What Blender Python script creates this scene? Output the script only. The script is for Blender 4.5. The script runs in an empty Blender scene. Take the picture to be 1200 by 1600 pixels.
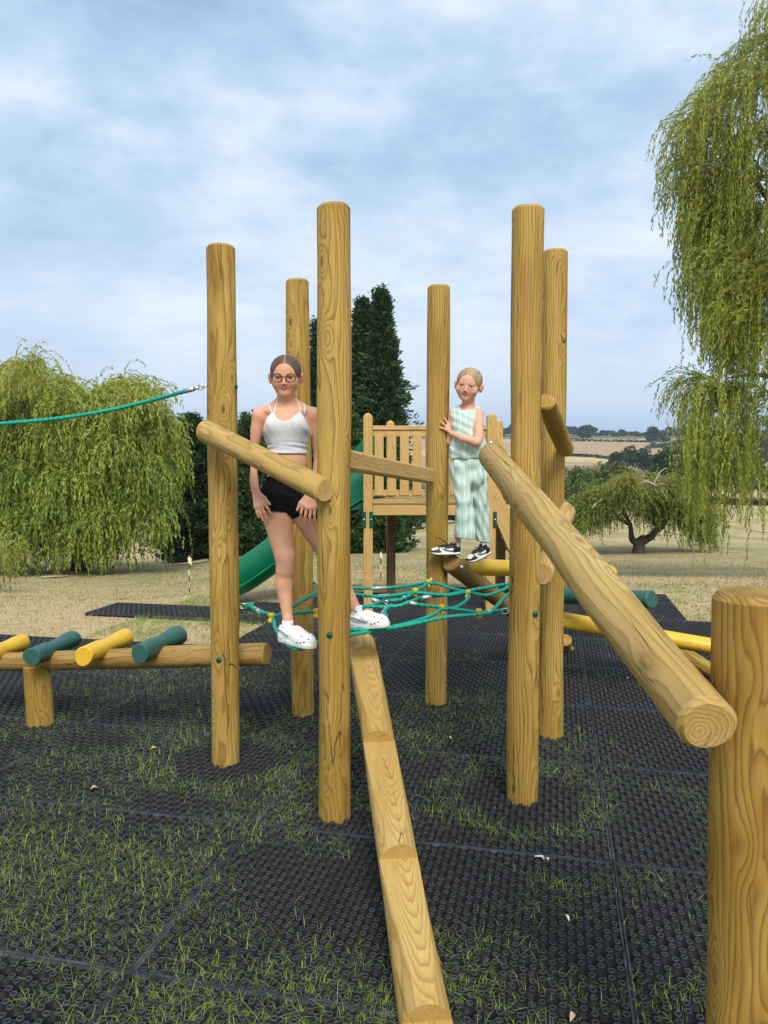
import bpy, bmesh, math, random
import numpy as np
from mathutils import Vector, Matrix, Euler
random.seed(7)
rng = np.random.default_rng(11)
sc = bpy.context.scene
COL = sc.collection
R = math.radians

# ------------------------------------------------------------------ camera
F = 1202.0            # focal length in pixels of the 1200 x 1600 photograph
CH = 1.6              # eye height
PITCH = math.atan(76.0 / F)
cam_d = bpy.data.cameras.new('camera'); cam = bpy.data.objects.new('camera', cam_d); COL.objects.link(cam)
cam.location = (0, 0, CH); cam.rotation_euler = (math.pi / 2 - PITCH, 0, 0)
cam_d.sensor_fit = 'VERTICAL'; cam_d.sensor_height = 24.0
cam_d.lens = 24.0 * F / 1600.0
cam_d.clip_start = 0.05; cam_d.clip_end = 9000
sc.camera = cam

# ------------------------------------------------------------------ sky, sun, exposure
SUN_EL, SUN_AZ = 48.0, 172.0
w = bpy.data.worlds.new('World'); sc.world = w; w.use_nodes = True
nt = w.node_tree; nt.nodes.clear()
def N(nt, typ, **kw):
    n = nt.nodes.new(typ)
    for k, v in kw.items():
        if k.startswith('i_'):
            n.inputs[k[2:].replace('_', ' ')].default_value = v
        else: setattr(n, k, v)
    return n
def L(nt, a, b): nt.links.new(a, b)
sky = N(nt, 'ShaderNodeTexSky', sky_type='NISHITA', sun_disc=False, sun_elevation=R(SUN_EL), sun_rotation=R(SUN_AZ), air_density=1.0, dust_density=1.5, ozone_density=1.0)
tc = N(nt, 'ShaderNodeTexCoord')
sep = N(nt, 'ShaderNodeSeparateXYZ'); L(nt, tc.outputs['Generated'], sep.inputs[0])
def M(nt, op, a, b=None, c=None, clamp=False):
    n = nt.nodes.new('ShaderNodeMath'); n.operation = op; n.use_clamp = clamp
    for i, v in enumerate((a, b, c)):
        if v is None: continue
        if isinstance(v, (int, float)): n.inputs[i].default_value = v
        else: nt.links.new(v, n.inputs[i])
    return n.outputs[0]
zz = M(nt, 'ADD', M(nt, 'MAXIMUM', sep.outputs[2], 0.0), 0.10)
cmb = N(nt, 'ShaderNodeCombineXYZ')
L(nt, M(nt, 'DIVIDE', sep.outputs[0], zz), cmb.inputs[0]); L(nt, M(nt, 'DIVIDE', sep.outputs[1], zz), cmb.inputs[1])
def noise(nt, vec, scale, detail=5, rough=.55, dist=0.0, dims='3D'):
    n = N(nt, 'ShaderNodeTexNoise'); n.noise_dimensions = dims
    n.inputs['Scale'].default_value = scale; n.inputs['Detail'].default_value = detail
    n.inputs['Roughness'].default_value = rough; n.inputs['Distortion'].default_value = dist
    if vec is not None: L(nt, vec, n.inputs['Vector'])
    return n
def ramp(nt, fac, stops, interp='LINEAR'):
    r = N(nt, 'ShaderNodeValToRGB'); r.color_ramp.interpolation = interp
    el = r.color_ramp.elements
    while len(el) < len(stops): el.new(0.5)
    for e, (p, c) in zip(el, stops):
        e.position = p; e.color = (c, c, c, 1) if isinstance(c, (int, float)) else (c[0], c[1], c[2], 1)
    if fac is not None: L(nt, fac, r.inputs[0])
    return r.outputs[0]
def mixc(nt, fac, a, b, mode='MIX'):
    n = N(nt, 'ShaderNodeMix', data_type='RGBA', blend_type=mode)
    for sock, v in ((n.inputs[0], fac), (n.inputs[6], a), (n.inputs[7], b)):
        if isinstance(v, (int, float)): sock.default_value = v
        elif isinstance(v, tuple): sock.default_value = (v[0], v[1], v[2], 1)
        else: L(nt, v, sock)
    return n.outputs[2]
mp = N(nt, 'ShaderNodeMapping'); mp.inputs['Scale'].default_value = (0.75, 1.0, 1.0); mp.inputs['Rotation'].default_value = (0, 0, R(-24)); mp.inputs['Location'].default_value = (2.7, 1.9, 0)
L(nt, cmb.outputs[0], mp.inputs[0])
mp3 = N(nt, 'ShaderNodeMapping'); mp3.inputs['Scale'].default_value = (1.0, 1.0, 1.9); mp3.inputs['Rotation'].default_value = (R(8), R(14), R(10)); L(nt, tc.outputs['Generated'], mp3.inputs[0])
n_dir = noise(nt, mp3.outputs[0], 4.2, 7, .58, .15)
n_big = noise(nt, mp3.outputs[0], 1.7, 3, .5, .2)
n_mid = noise(nt, mp.outputs[0], 2.6, 8, .62, .5)
n_fine = noise(nt, mp.outputs[0], 9.0, 6, .6, .2)
cl = M(nt, 'ADD', M(nt, 'MULTIPLY', n_big.outputs[0], .40), M(nt, 'ADD', M(nt, 'MULTIPLY', n_dir.outputs[0], .36), M(nt, 'ADD', M(nt, 'MULTIPLY', n_mid.outputs[0], .17), M(nt, 'MULTIPLY', n_fine.outputs[0], .07))))
# deep grey-blue gaps -> slate cloud -> white lit cloud
ccol = ramp(nt, cl, [(.42, (2.3, 3.35, 4.9)), (.47, (2.9, 4.05, 5.6)), (.51, (3.55, 4.7, 6.1)), (.55, (4.6, 5.5, 6.5)), (.61, (6.2, 6.7, 7.2))])
# pale band low above the skyline, a bluer strip right on it
low = ramp(nt, sep.outputs[2], [(0.0, (3.5, 4.7, 6.7)), (.045, (3.7, 4.9, 6.8)), (.08, (5.1, 5.9, 6.9)), (.20, (4.8, 5.7, 6.9)), (.4, (3.7, 4.7, 6.2))])
lowf = ramp(nt, sep.outputs[2], [(0.0, .92), (.06, .85), (.18, .45), (.36, .12), (.6, 0.0)])
ccol = mixc(nt, lowf, ccol, low)
fin = mixc(nt, .96, sky.outputs[0], ccol)
bg = N(nt, 'ShaderNodeBackground'); bg.inputs[1].default_value = 0.086
L(nt, fin, bg.inputs[0])
wo = N(nt, 'ShaderNodeOutputWorld'); L(nt, bg.outputs[0], wo.inputs[0])

sun_d = bpy.data.lights.new('sun', 'SUN'); sun = bpy.data.objects.new('sun', sun_d); COL.objects.link(sun)
sun_d.energy = 2.05; sun_d.angle = R(28); sun_d.color = (1.0, .95, .86)
sd = Vector((math.sin(R(SUN_AZ)) * math.cos(R(SUN_EL)), math.cos(R(SUN_AZ)) * math.cos(R(SUN_EL)), math.sin(R(SUN_EL))))
sun.rotation_euler = sd.to_track_quat('Z', 'Y').to_euler(); sun.location = (0, -5, 12)
sc.view_settings.view_transform = 'Standard'; sc.view_settings.look = 'None'
sc.view_settings.exposure = 0.86; sc.view_settings.gamma = 1.0
sc.cycles.max_bounces = 6; sc.cycles.transparent_max_bounces = 8
sc.cycles.use_denoising = True

# ------------------------------------------------------------------ helpers
def ray(px, py):
    a, b = (px - 600) / F, -(py - 800) / F
    c, s = math.cos(PITCH), math.sin(PITCH)
    return Vector((a, c + s * b, -s + c * b))
def W(px, py, d):                       # the place at depth d that the photograph shows at (px, py)
    r = ray(px, py); return Vector((0, 0, CH)) + r * (d / r.y)
def G(px, py, z=0.0):                   # the place at height z
    r = ray(px, py); return Vector((0, 0, CH)) + r * ((z - CH) / r.z)
def tag(o, label=None, cat=None, group=None, kind=None):
    if label: o['label'] = label
    if cat: o['category'] = cat
    if group: o['group'] = group
    if kind: o['kind'] = kind
    return o
def thing(name, label, cat, loc=(0, 0, 0), group=None):
    o = bpy.data.objects.new(name, None); COL.objects.link(o); o.location = loc; o.empty_display_size = .2
    return tag(o, label, cat, group)
def link(name, me, mat=None, parent=None, loc=None):
    """links mesh data; world-space vertices are kept in place when parented"""
    o = bpy.data.objects.new(name, me); COL.objects.link(o)
    if mat is not None:
        for m in (mat if isinstance(mat, (list, tuple)) else [mat]): me.materials.append(m)
    if loc is not None: o.location = loc
    if parent is not None:
        o.parent = parent
        wl = parent.location.copy(); p = parent.parent
        while p is not None: wl += p.location; p = p.parent
        o.location = Vector(o.location) - wl
    return o
def from_bm(name, bm, mat, parent=None, smooth=False, loc=None):
    me = bpy.data.meshes.new(name); bm.normal_update(); bm.to_mesh(me); bm.free()
    if smooth: me.polygons.foreach_set('use_smooth', [True] * len(me.polygons))
    return link(name, me, mat, parent, loc)
def np_mesh(name, V, Q, smooth=False):
    V = np.asarray(V, np.float32); Q = np.asarray(Q, np.int32)
    me = bpy.data.meshes.new(name); n, k = Q.shape
    me.vertices.add(len(V)); me.vertices.foreach_set('co', V.ravel())
    me.loops.add(n * k); me.loops.foreach_set('vertex_index', Q.ravel())
    me.polygons.add(n); me.polygons.foreach_set('loop_start', np.arange(0, n * k, k, dtype=np.int32))
    if smooth: me.polygons.foreach_set('use_smooth', np.ones(n, bool))
    me.update(calc_edges=True); return me
def vcol(me, cols, name='tint'):
    a = me.color_attributes.new(name, 'FLOAT_COLOR', 'POINT')
    c = np.ones((len(me.vertices), 4), np.float32); c[:, :3] = cols
    a.data.foreach_set('color', c.ravel())
def box(bm, c, s, rot=None, bev=0.0):
    r = bmesh.ops.create_cube(bm, size=1.0)
    vs = r['verts']
    for v in vs: v.co = Vector((v.co.x * s[0], v.co.y * s[1], v.co.z * s[2]))
    if bev > 0:
        es = list({e for v in vs for e in v.link_edges})
        rb = bmesh.ops.bevel(bm, geom=es, offset=bev, segments=1, affect='EDGES', profile=.5)
        vs = list({v for f in rb['faces'] for v in f.verts} | {v for v in vs if v.is_valid})
        # all verts connected
        seen = set(vs); st = list(vs)
        while st:
            v = st.pop()
            for e in v.link_edges:
                o = e.other_vert(v)
                if o not in seen: seen.add(o); st.append(o)
        vs = list(seen)
    m = (rot.to_4x4() if rot is not None else Matrix())
    for v in vs: v.co = m @ v.co + Vector(c)
    return vs
def axis_rot(a, b, up=Vector((0, 0, 1))):
    """matrix whose local Z runs a -> b"""
    z = (Vector(b) - Vector(a)).normalized()
    if abs(z.dot(up)) > .99: up = Vector((0, 1, 0))
    x = up.cross(z).normalized(); y = z.cross(x)
    return Matrix((x, y, z)).transposed()
def catmull(P, n=8):
    P = [Vector(p) for p in P]; P = [P[0] * 2 - P[1]] + P + [P[-1] * 2 - P[-2]]
    out = []
    for i in range(1, len(P) - 2):
        a, b, c, d = P[i - 1:i + 3]
        for k in range(n):
            t = k / n
            out.append(.5 * ((2 * b) + (c - a) * t + (2 * a - 5 * b + 4 * c - d) * t * t + (-a + 3 * b - 3 * c + d) * t ** 3))
    out.append(P[-2]); return out
def tube(bm, P, r, seg=8, lobes=0, pitch=.03, cap=True):
    """tube through the points P; r a number or a list; lobes twist like laid rope"""
    P = [Vector(p) for p in P]; n = len(P)
    rr = r if isinstance(r, (list, tuple)) else [r] * n
    t0 = (P[1] - P[0]).normalized()
    up = Vector((0, 0, 1)) if abs(t0.z) < .9 else Vector((0, 1, 0))
    x = up.cross(t0).normalized(); rings = []; s = 0
    for i in range(n):
        t = (P[min(i + 1, n - 1)] - P[max(i - 1, 0)])
        t = t.normalized() if t.length > 1e-9 else t0
        x = (x - t * x.dot(t)).normalized(); y = t.cross(x)
        if i: s += (P[i] - P[i - 1]).length
        ring = []
        for k in range(seg):
            a = 2 * math.pi * k / seg
            q = rr[i] * (1 + (.13 * math.cos(lobes * a - 2 * math.pi * s / pitch) if lobes else 0))
            ring.append(bm.verts.new(P[i] + x * math.cos(a) * q + y * math.sin(a) * q))
        rings.append(ring)
    for i in range(n - 1):
        for k in range(seg):
            f = bm.faces.new((rings[i][k], rings[i][(k + 1) % seg], rings[i + 1][(k + 1) % seg], rings[i + 1][k])); f.smooth = True
    if cap:
        bm.faces.new(list(reversed(rings[0]))); bm.faces.new(rings[-1])
def resample(P, step):
    P = [Vector(p) for p in P]; out = [P[0]]; acc = 0
    for a, b in zip(P, P[1:]):
        l = (b - a).length
        if l < 1e-9: continue
        pos = step - acc
        while pos < l: out.append(a.lerp(b, pos / l)); pos += step
        acc = (acc + l) % step if pos - step >= 0 else acc + l
        acc = l - (pos - step)
    out.append(P[-1]); return out

# ------------------------------------------------------------------ materials
def new_mat(name):
    m = bpy.data.materials.new(name); m.use_nodes = True; nt = m.node_tree; nt.nodes.clear()
    p = N(nt, 'ShaderNodeBsdfPrincipled'); o = N(nt, 'ShaderNodeOutputMaterial'); L(nt, p.outputs[0], o.inputs[0])
    return m, nt, p
def bump(nt, p, h, strength=.3, dist=.01):
    b = N(nt, 'ShaderNodeBump'); b.inputs['Strength'].default_value = strength; b.inputs['Distance'].default_value = dist
    L(nt, h, b.inputs['Height']); L(nt, b.outputs[0], p.inputs['Normal'])
def plain(name, col, rough=.5, metal=0.0, var=.12, scale=12.0, bmp=0.0, bscale=80.0, spec=.5):
    m, nt, p = new_mat(name); tc = N(nt, 'ShaderNodeTexCoord')
    n = noise(nt, tc.outputs['Object'], scale, 5)
    lo = tuple(c * (1 - var) for c in col); hi = tuple(min(1, c * (1 + var)) for c in col)
    L(nt, ramp(nt, n.outputs[0], [(.3, lo), (.7, hi)]), p.inputs['Base Color'])
    p.inputs['Roughness'].default_value = rough; p.inputs['Metallic'].default_value = metal
    p.inputs['Specular IOR Level'].default_value = spec
    if bmp > 0:
        b = noise(nt, tc.outputs['Object'], bscale, 4); bump(nt, p, b.outputs[0], bmp, .004)
    return m
def wood(name, light, mid, dark, ring=.0056, warp=.036, knots=1.0, crack=1.0, zs=1.0, seed=0.0, paint=None):
    m, nt, p = new_mat(name)
    tc = N(nt, 'ShaderNodeTexCoord'); oi = N(nt, 'ShaderNodeObjectInfo')
    off = N(nt, 'ShaderNodeCombineXYZ'); L(nt, M(nt, 'MULTIPLY_ADD', oi.outputs['Random'], 37.0, seed), off.inputs[2])
    sp = N(nt, 'ShaderNodeSeparateXYZ'); L(nt, tc.outputs['Object'], sp.inputs[0])
    co = N(nt, 'ShaderNodeVectorMath', operation='ADD'); L(nt, tc.outputs['Object'], co.inputs[0]); L(nt, off.outputs[0], co.inputs[1])
    def sc_(vec, x, y, z):
        q = N(nt, 'ShaderNodeMapping'); q.inputs['Scale'].default_value = (x, y, z); L(nt, vec, q.inputs[0]); return q.outputs[0]
    c = co.outputs[0]
    n1 = noise(nt, sc_(c, 9, 9, 1.15 * zs), 1.0, 2, .45, .25)      # large cathedral warp
    n2 = noise(nt, sc_(c, 42, 42, 5 * zs), 1.0, 2, .5)             # ripple
    # knots: sparse cells that bend the rings round them
    vo = N(nt, 'ShaderNodeTexVoronoi'); vo.feature = 'F1'; vo.inputs['Scale'].default_value = 1.0; vo.inputs['Randomness'].default_value = 1.0
    L(nt, sc_(c, 9.5, 9.5, 3.4), vo.inputs['Vector'])
    kd = vo.outputs['Distance']
    kn = M(nt, 'POWER', 2.718, M(nt, 'MULTIPLY', M(nt, 'MULTIPLY', kd, kd), -16.0))
    # radial distance with a wandering pith
    px = M(nt, 'ADD', sp.outputs[0], M(nt, 'MULTIPLY_ADD', oi.outputs['Random'], .05, -.025)); py = M(nt, 'ADD', sp.outputs[1], .012)
    rad = M(nt, 'SQRT', M(nt, 'ADD', M(nt, 'MULTIPLY', px, px), M(nt, 'MULTIPLY', py, py)))
    val = M(nt, 'ADD', rad, M(nt, 'MULTIPLY_ADD', n1.outputs[0], warp, 0))
    val = M(nt, 'ADD', val, M(nt, 'MULTIPLY', n2.outputs[0], warp * .11))
    val = M(nt, 'ADD', val, M(nt, 'MULTIPLY', kn, .024 * knots))
    fr = M(nt, 'FRACT', M(nt, 'DIVIDE', val, ring))
    lines = ramp(nt, fr, [(0.0, .08), (.40, .22), (.68, .55), (.84, 1.0), (.93, .5), (1.0, .08)])
    g = noise(nt, sc_(c, 150, 150, 6), 1.0, 3, .6)                 # fibre
    patch = noise(nt, sc_(c, 6, 6, 1.1), 1.0, 4, .6)
    col = mixc(nt, ramp(nt, patch.outputs[0], [(.42, 0.0), (.58, 1.0)]), mid, light)
    col = mixc(nt, M(nt, 'MULTIPLY', lines, .85), col, dark)
    col = mixc(nt, ramp(nt, g.outputs[0], [(.35, .22), (.7, 0.0)]), col, tuple(x * .55 for x in dark))
    kc = ramp(nt, kd, [(0.0, 1.0), (.07, .85), (.11, 0.15), (.16, 0.0)])
    col = mixc(nt, M(nt, 'MULTIPLY', kc, .8 * knots), col, (dark[0] * .42, dark[1] * .36, dark[2] * .4))
    # drying cracks along the grain
    v2 = N(nt, 'ShaderNodeTexVoronoi'); v2.feature = 'DISTANCE_TO_EDGE'; v2.inputs['Scale'].default_value = 1.0
    cw = N(nt, 'ShaderNodeVectorMath', operation='ADD'); L(nt, sc_(c, 24, 24, .9), cw.inputs[0])
    nn = noise(nt, sc_(c, 6, 6, 8), 1.0, 2); L(nt, sc_(nn.outputs['Color'], .25, .25, .1), cw.inputs[1]); L(nt, cw.outputs[0], v2.inputs['Vector'])
    cm = noise(nt, sc_(c, 14, 14, 1.2), 1.0, 2)
    ck = M(nt, 'MULTIPLY', ramp(nt, v2.outputs['Distance'], [(0.0, 1.0), (.008, .9), (.020, 0.0)]), ramp(nt, cm.outputs[0], [(.53, 0.0), (.60, 1.0)]))
    ck = M(nt, 'MULTIPLY', ck, crack)
    if paint:
        sc1 = noise(nt, sc_(c, 60, 60, 9), 1.0, 4, .7); scuff = ramp(nt, sc1.outputs[0], [(.60, 0.0), (.66, .55)])
        pn = noise(nt, sc_(c, 5, 5, 5), 1.0, 4)
        pc = mixc(nt, ramp(nt, pn.outputs[0], [(.3, 0.0), (.7, 1.0)]), tuple(x * .86 for x in paint), paint)
        col = mixc(nt, M(nt, 'ADD', scuff, .07), pc, mixc(nt, .6, col, tuple(x * .45 for x in paint)))
        col = mixc(nt, M(nt, 'MULTIPLY', ck, .45), col, tuple(x * .25 for x in paint))
    else:
        col = mixc(nt, M(nt, 'MULTIPLY', ck, .88), col, (.035, .018, .006))
    L(nt, col, p.inputs['Base Color'])
    p.inputs['Roughness'].default_value = .42 if paint else .62
    p.inputs['Specular IOR Level'].default_value = .4 if paint else .28
    h = M(nt, 'SUBTRACT', M(nt, 'MULTIPLY', lines, .12), M(nt, 'MULTIPLY', ck, 1.0))
    h = M(nt, 'ADD', h, M(nt, 'MULTIPLY', g.outputs[0], .12))
    bump(nt, p, h, .5, .004)
    return m
WOOD = wood('treated_pine', (.57, .375, .095), (.43, .262, .050), (.22, .115, .020))
WOOD_RICH = wood('oiled_pine', (.53, .34, .080), (.38, .215, .038), (.17, .085, .014), ring=.0060, warp=.055, crack=1.0, seed=5.3)
WOOD_PALE = wood('fresh_pine', (.60, .41, .15), (.51, .335, .10), (.30, .18, .05), ring=.010, warp=.06, knots=.7, zs=.6)
WOOD_DARK = wood('weathered_pine', (.47, .30, .09), (.36, .22, .06), (.22, .12, .03))
WOOD_CUT = wood('sawn_pine', (.62, .415, .135), (.52, .33, .09), (.34, .195, .05), ring=.006, warp=.03, knots=.5, crack=.9)
BOARD = wood('sawn_board', (.68, .46, .18), (.60, .38, .13), (.45, .26, .075), ring=.012, warp=.05, knots=.6, crack=.25)
BOARD_DARK = wood('board_shade_tint', (.30, .20, .09), (.24, .15, .06), (.14, .08, .03), ring=.012, warp=.05, knots=.4, crack=.2)  # sawn board darkened in colour for shade under and behind the deck
YELLOW = wood('yellow_paint', (.6, .4, .1), (.5, .3, .1), (.3, .2, .05), crack=.8, paint=(.86, .52, .035))
GREENP = wood('green_paint', (.3, .3, .1), (.2, .2, .1), (.1, .1, .05), crack=.5, paint=(.025, .115, .095))
ROPE = plain('rope_green', (.0, .34, .235), .5, var=.2, scale=60, bmp=.3, bscale=600)
ROPE_DK = plain('rope_darker_green', (.0, .13, .10), .6, var=.2, scale=60)
FERRULE = plain('ferrule_metal', (.72, .73, .75), .38, .55)
STEEL = plain('galvanised_steel', (.6, .62, .64), .35, .9, var=.15, scale=40)
PL_YEL = plain('yellow_plastic', (.85, .52, .02), .35)
PL_GRN = plain('green_plastic', (.0, .15, .07), .38, var=.1, scale=6)
CAP_GRN = plain('green_cap', (.004, .07, .045), .3)
WHITE = plain('white_plastic', (.8, .8, .78), .4)
# ================================================================== SETTING
TBL_D = [0, 5, 7.5, 8.6, 10, 12, 15, 20, 28, 40, 60, 80, 100, 130, 200, 300, 450, 600, 700, 900, 1100, 1300, 1800, 4000]
TL = [None, None, 980, 947.6, 944, 942, 939, 934, 923, 895, 870, 858, 850, 838, 800, 768, 742, 722, 706, 691, 684, 680, 690, 706]
TM = [None, None, 980, 947.6, 916, 911, 907, 901, 892, 876, 852, 836, 824, 810, 782, 757, 738, 722, 706, 691, 684, 680, 690, 706]
TR = [None, None, 980, 947.6, 916, 912, 907, 901, 893, 876, 845, 822, 804, 784, 766, 750, 736, 722, 706, 690, 683, 679, 690, 706]
def tz(T): return np.array([0.0 if y is None else CH - (y - 724) * d / F for y, d in zip(T, TBL_D)])
ZL, ZM, ZR = tz(TL), tz(TM), tz(TR); ZL[2] = ZM[2] = ZR[2] = 0; ZL[3] = ZM[3] = ZR[3] = 0.0; ZM[4] = ZR[4] = 0.0
def terrain(x, y):
    x = np.asarray(x, float); y = np.asarray(y, float)
    r = np.hypot(x, y) + 1e-6; cph = np.maximum(y / r, .62); d = r * cph
    px = np.clip(600 + F * np.where(y > 0, x / np.maximum(y, r * .5), np.sign(x) * 1.5), -900, 2100)
    ld = np.log(d + 3.0); lt = np.log(np.array(TBL_D) + 3.0)
    zl, zm, zr = (np.interp(ld, lt, Z) for Z in (ZL, ZM, ZR))
    a = np.clip((px - 250) / 170, 0, 1); b = np.clip((px - 640) / 250, 0, 1)
    a = a * a * (3 - 2 * a); b = b * b * (3 - 2 * b)
    z = zl * (1 - a) + (zm * (1 - b) + zr * b) * a
    bumpy = (np.sin(x * .31 + 1) * np.cos(y * .27) + .6 * np.sin(x * .13 + y * .11)) * np.clip((d - 14) / 60, 0, 1) * .12
    back = y < 0
    return np.where(back & (r < 60), 0, z) * 1.0 + bumpy
def tzf(x, y): return float(terrain(x, y))

nphi = 300
phis = np.concatenate([np.linspace(-math.pi, -.72, 50)[:-1], np.linspace(-.72, .72, nphi), np.linspace(.72, math.pi, 50)[1:]])
rs = np.concatenate([[0.01], np.linspace(2, 14, 25), np.geomspace(14.6, 1500, 150), [1900, 2600, 4000]])
PH, RS = np.meshgrid(phis, rs)
X = RS * np.sin(PH); Y = RS * np.cos(PH); Zt = terrain(X, Y)
V = np.stack([X, Y, Zt], -1).reshape(-1, 3); nc = len(phis)
i, j = np.meshgrid(np.arange(len(rs) - 1), np.arange(nc - 1), indexing='ij')
a = (i * nc + j).ravel(); Q = np.stack([a, a + 1, a + nc + 1, a + nc], -1)
gm = np_mesh('ground', V, Q, True)
# land use of the far hillside, as fields with real boundaries on the ground
def field_of(x, y):
    px = 600 + F * x / np.maximum(y, 1); d = y
    c = np.zeros(np.shape(x) + (3,))
    c[...] = (.0, .0, .0)
    return px, d
m_gr, nt, p = new_mat('dry_lawn')
geo = N(nt, 'ShaderNodeNewGeometry'); sp = N(nt, 'ShaderNodeSeparateXYZ'); L(nt, geo.outputs['Position'], sp.inputs[0])
def scl(nt, vec, x, y, z):
    q = N(nt, 'ShaderNodeMapping'); q.inputs['Scale'].default_value = (x, y, z); L(nt, vec, q.inputs[0]); return q.outputs[0]
pos = geo.outputs['Position']
patch = noise(nt, scl(nt, pos, .16, .09, .0), 1.0, 5, .6, .6)
strk = noise(nt, scl(nt, pos, .5, 2.2, 0), 1.0, 4, .65, .8)
fine = noise(nt, scl(nt, pos, 9, 9, 9), 1.0, 6, .75)
mid_n = noise(nt, scl(nt, pos, 1.1, .55, 1), 1.0, 5, .7, .4)
straw = noise(nt, scl(nt, pos, 60, 22, 30), 1.0, 3, .7)
gm_f = ramp(nt, M(nt, 'ADD', M(nt, 'MULTIPLY', patch.outputs[0], .5), M(nt, 'ADD', M(nt, 'MULTIPLY', mid_n.outputs[0], .28), M(nt, 'MULTIPLY', strk.outputs[0], .22))), [(.475, 0.0), (.545, 1.0)])
dry = mixc(nt, ramp(nt, fine.outputs[0], [(.3, 0.0), (.7, 1.0)]), (.36, .26, .13), (.60, .46, .25))
grn = mixc(nt, ramp(nt, fine.outputs[0], [(.3, 0.0), (.7, 1.0)]), (.15, .16, .045), (.27, .25, .085))
col = mixc(nt, M(nt, 'MULTIPLY', gm_f, .7), dry, grn)
# mown green band further down the slope
band = M(nt, 'MULTIPLY', ramp(nt, M(nt, 'DIVIDE', sp.outputs[1], 100.0), [(.285, 0.0), (.30, .7), (.50, .6), (.60, .2), (.75, 0.0)]), ramp(nt, strk.outputs[0], [(.40, .15), (.58, 1.0)]))
col = mixc(nt, band, col, (.155, .175, .052))
col = mixc(nt, ramp(nt, straw.outputs[0], [(.42, .0), (.72, .35)]), col, (.60, .50, .31))
# far fields
at = N(nt, 'ShaderNodeVertexColor'); at.layer_name = 'field'
ff = ramp(nt, M(nt, 'DIVIDE', sp.outputs[1], 1000.0), [(.20, 0.0), (.28, 1.0)])
ffn = noise(nt, scl(nt, pos, .02, .05, 0), 1.0, 5, .6)
fcol = mixc(nt, ramp(nt, ffn.outputs[0], [(.3, .0), (.7, .25)]), at.outputs[0], (.40, .31, .16))
fcol = mixc(nt, ramp(nt, noise(nt, scl(nt, pos, .25, .03, 0), 1.0, 3, .6).outputs[0], [(.45, 0.0), (.6, .3)]), fcol, (.22, .15, .08))
col = mixc(nt, ff, col, fcol)
L(nt, col, p.inputs['Base Color']); p.inputs['Roughness'].default_value = .95; p.inputs['Specular IOR Level'].default_value = .1
bump(nt, p, M(nt, 'ADD', M(nt, 'MULTIPLY', fine.outputs[0], .7), straw.outputs[0]), .6, .03)
PXv = 600 + F * V[:, 0] / np.maximum(V[:, 1], 1); Dv = V[:, 1]
fc = np.tile(np.array([.43, .30, .17]), (len(V), 1))                     # ploughed tan
fc[(Dv > 610 - (PXv - 860) * .25) & (Dv < 665 - (PXv - 860) * .3)] = (.60, .45, .23)   # stubble strip
fc[(Dv > 880) & (PXv < 1040)] = (.54, .39, .22)
fc[(Dv > 700 + (1230 - PXv) * .8) & (PXv > 1035)] = (.30, .31, .09)      # pasture
fc[(Dv < 520)] = (.20, .17, .07)
fc[(Dv > 1010)] = (.10, .12, .05)
vcol(gm, fc, 'field')
tag(link('ground', gm, m_gr), kind='structure')

# bare dark earth under the mats
m_soil = plain('soil', (.013, .014, .010), .95, var=.5, scale=22, bmp=.8, bscale=60, spec=.1)

# ---- grass mats
p1, p2 = G(160, 1600), G(480, 1210); q1, q2 = G(1000, 1600), G(905, 1010)
UU = Vector((.2167, .9762)).normalized()
VV = Vector((UU.y, -UU.x))
def uv_of(P): return P.x * UU.x + P.y * UU.y, P.x * VV.x + P.y * VV.y
def xy_of(u, v): return Vector((UU.x * u + VV.x * v, UU.y * u + VV.y * v, 0))
v_seam = (uv_of(q1)[1] + uv_of(q2)[1]) / 2
u_seam = uv_of(G(1000, 1365))[0]
print('seams', uv_of(p1), uv_of(p2), uv_of(q1), uv_of(q2), 'u', u_seam, uv_of(G(1000, 1205)), uv_of(G(220, 1275)), uv_of(G(220, 1517)))
m_rub, nt, p = new_mat('black_rubber')
geo = N(nt, 'ShaderNodeNewGeometry')
sp = N(nt, 'ShaderNodeSeparateXYZ'); tcr = N(nt, 'ShaderNodeTexCoord'); L(nt, tcr.outputs['Object'], sp.inputs[0])
nb = noise(nt, geo.outputs['Position'], 3.0, 4, .6); nf = noise(nt, geo.outputs['Position'], 160.0, 3, .6)
rim_light_dust = M(nt, 'MULTIPLY', ramp(nt, M(nt, 'MULTIPLY', sp.outputs[2], 40.0), [(.68, 0.0), (.90, .85)]), ramp(nt, nb.outputs[0], [(.3, .5), (.7, 1.0)]))  # highlight painted on the raised rims, patchy with soil dust
col = mixc(nt, M(nt, 'MULTIPLY', rim_light_dust, .8), (.0085, .0088, .0092), (.082, .084, .088))
col = mixc(nt, ramp(nt, nf.outputs[0], [(.55, 0.0), (.85, .16)]), col, (.07, .07, .065))
L(nt, col, p.inputs['Base Color']); p.inputs['Roughness'].default_value = .6; p.inputs['Specular IOR Level'].default_value = .2
m_rim = plain('worn_rubber_edge', (.036, .039, .044), .7, var=.7, scale=14, spec=.3)
_mats = {}
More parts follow.
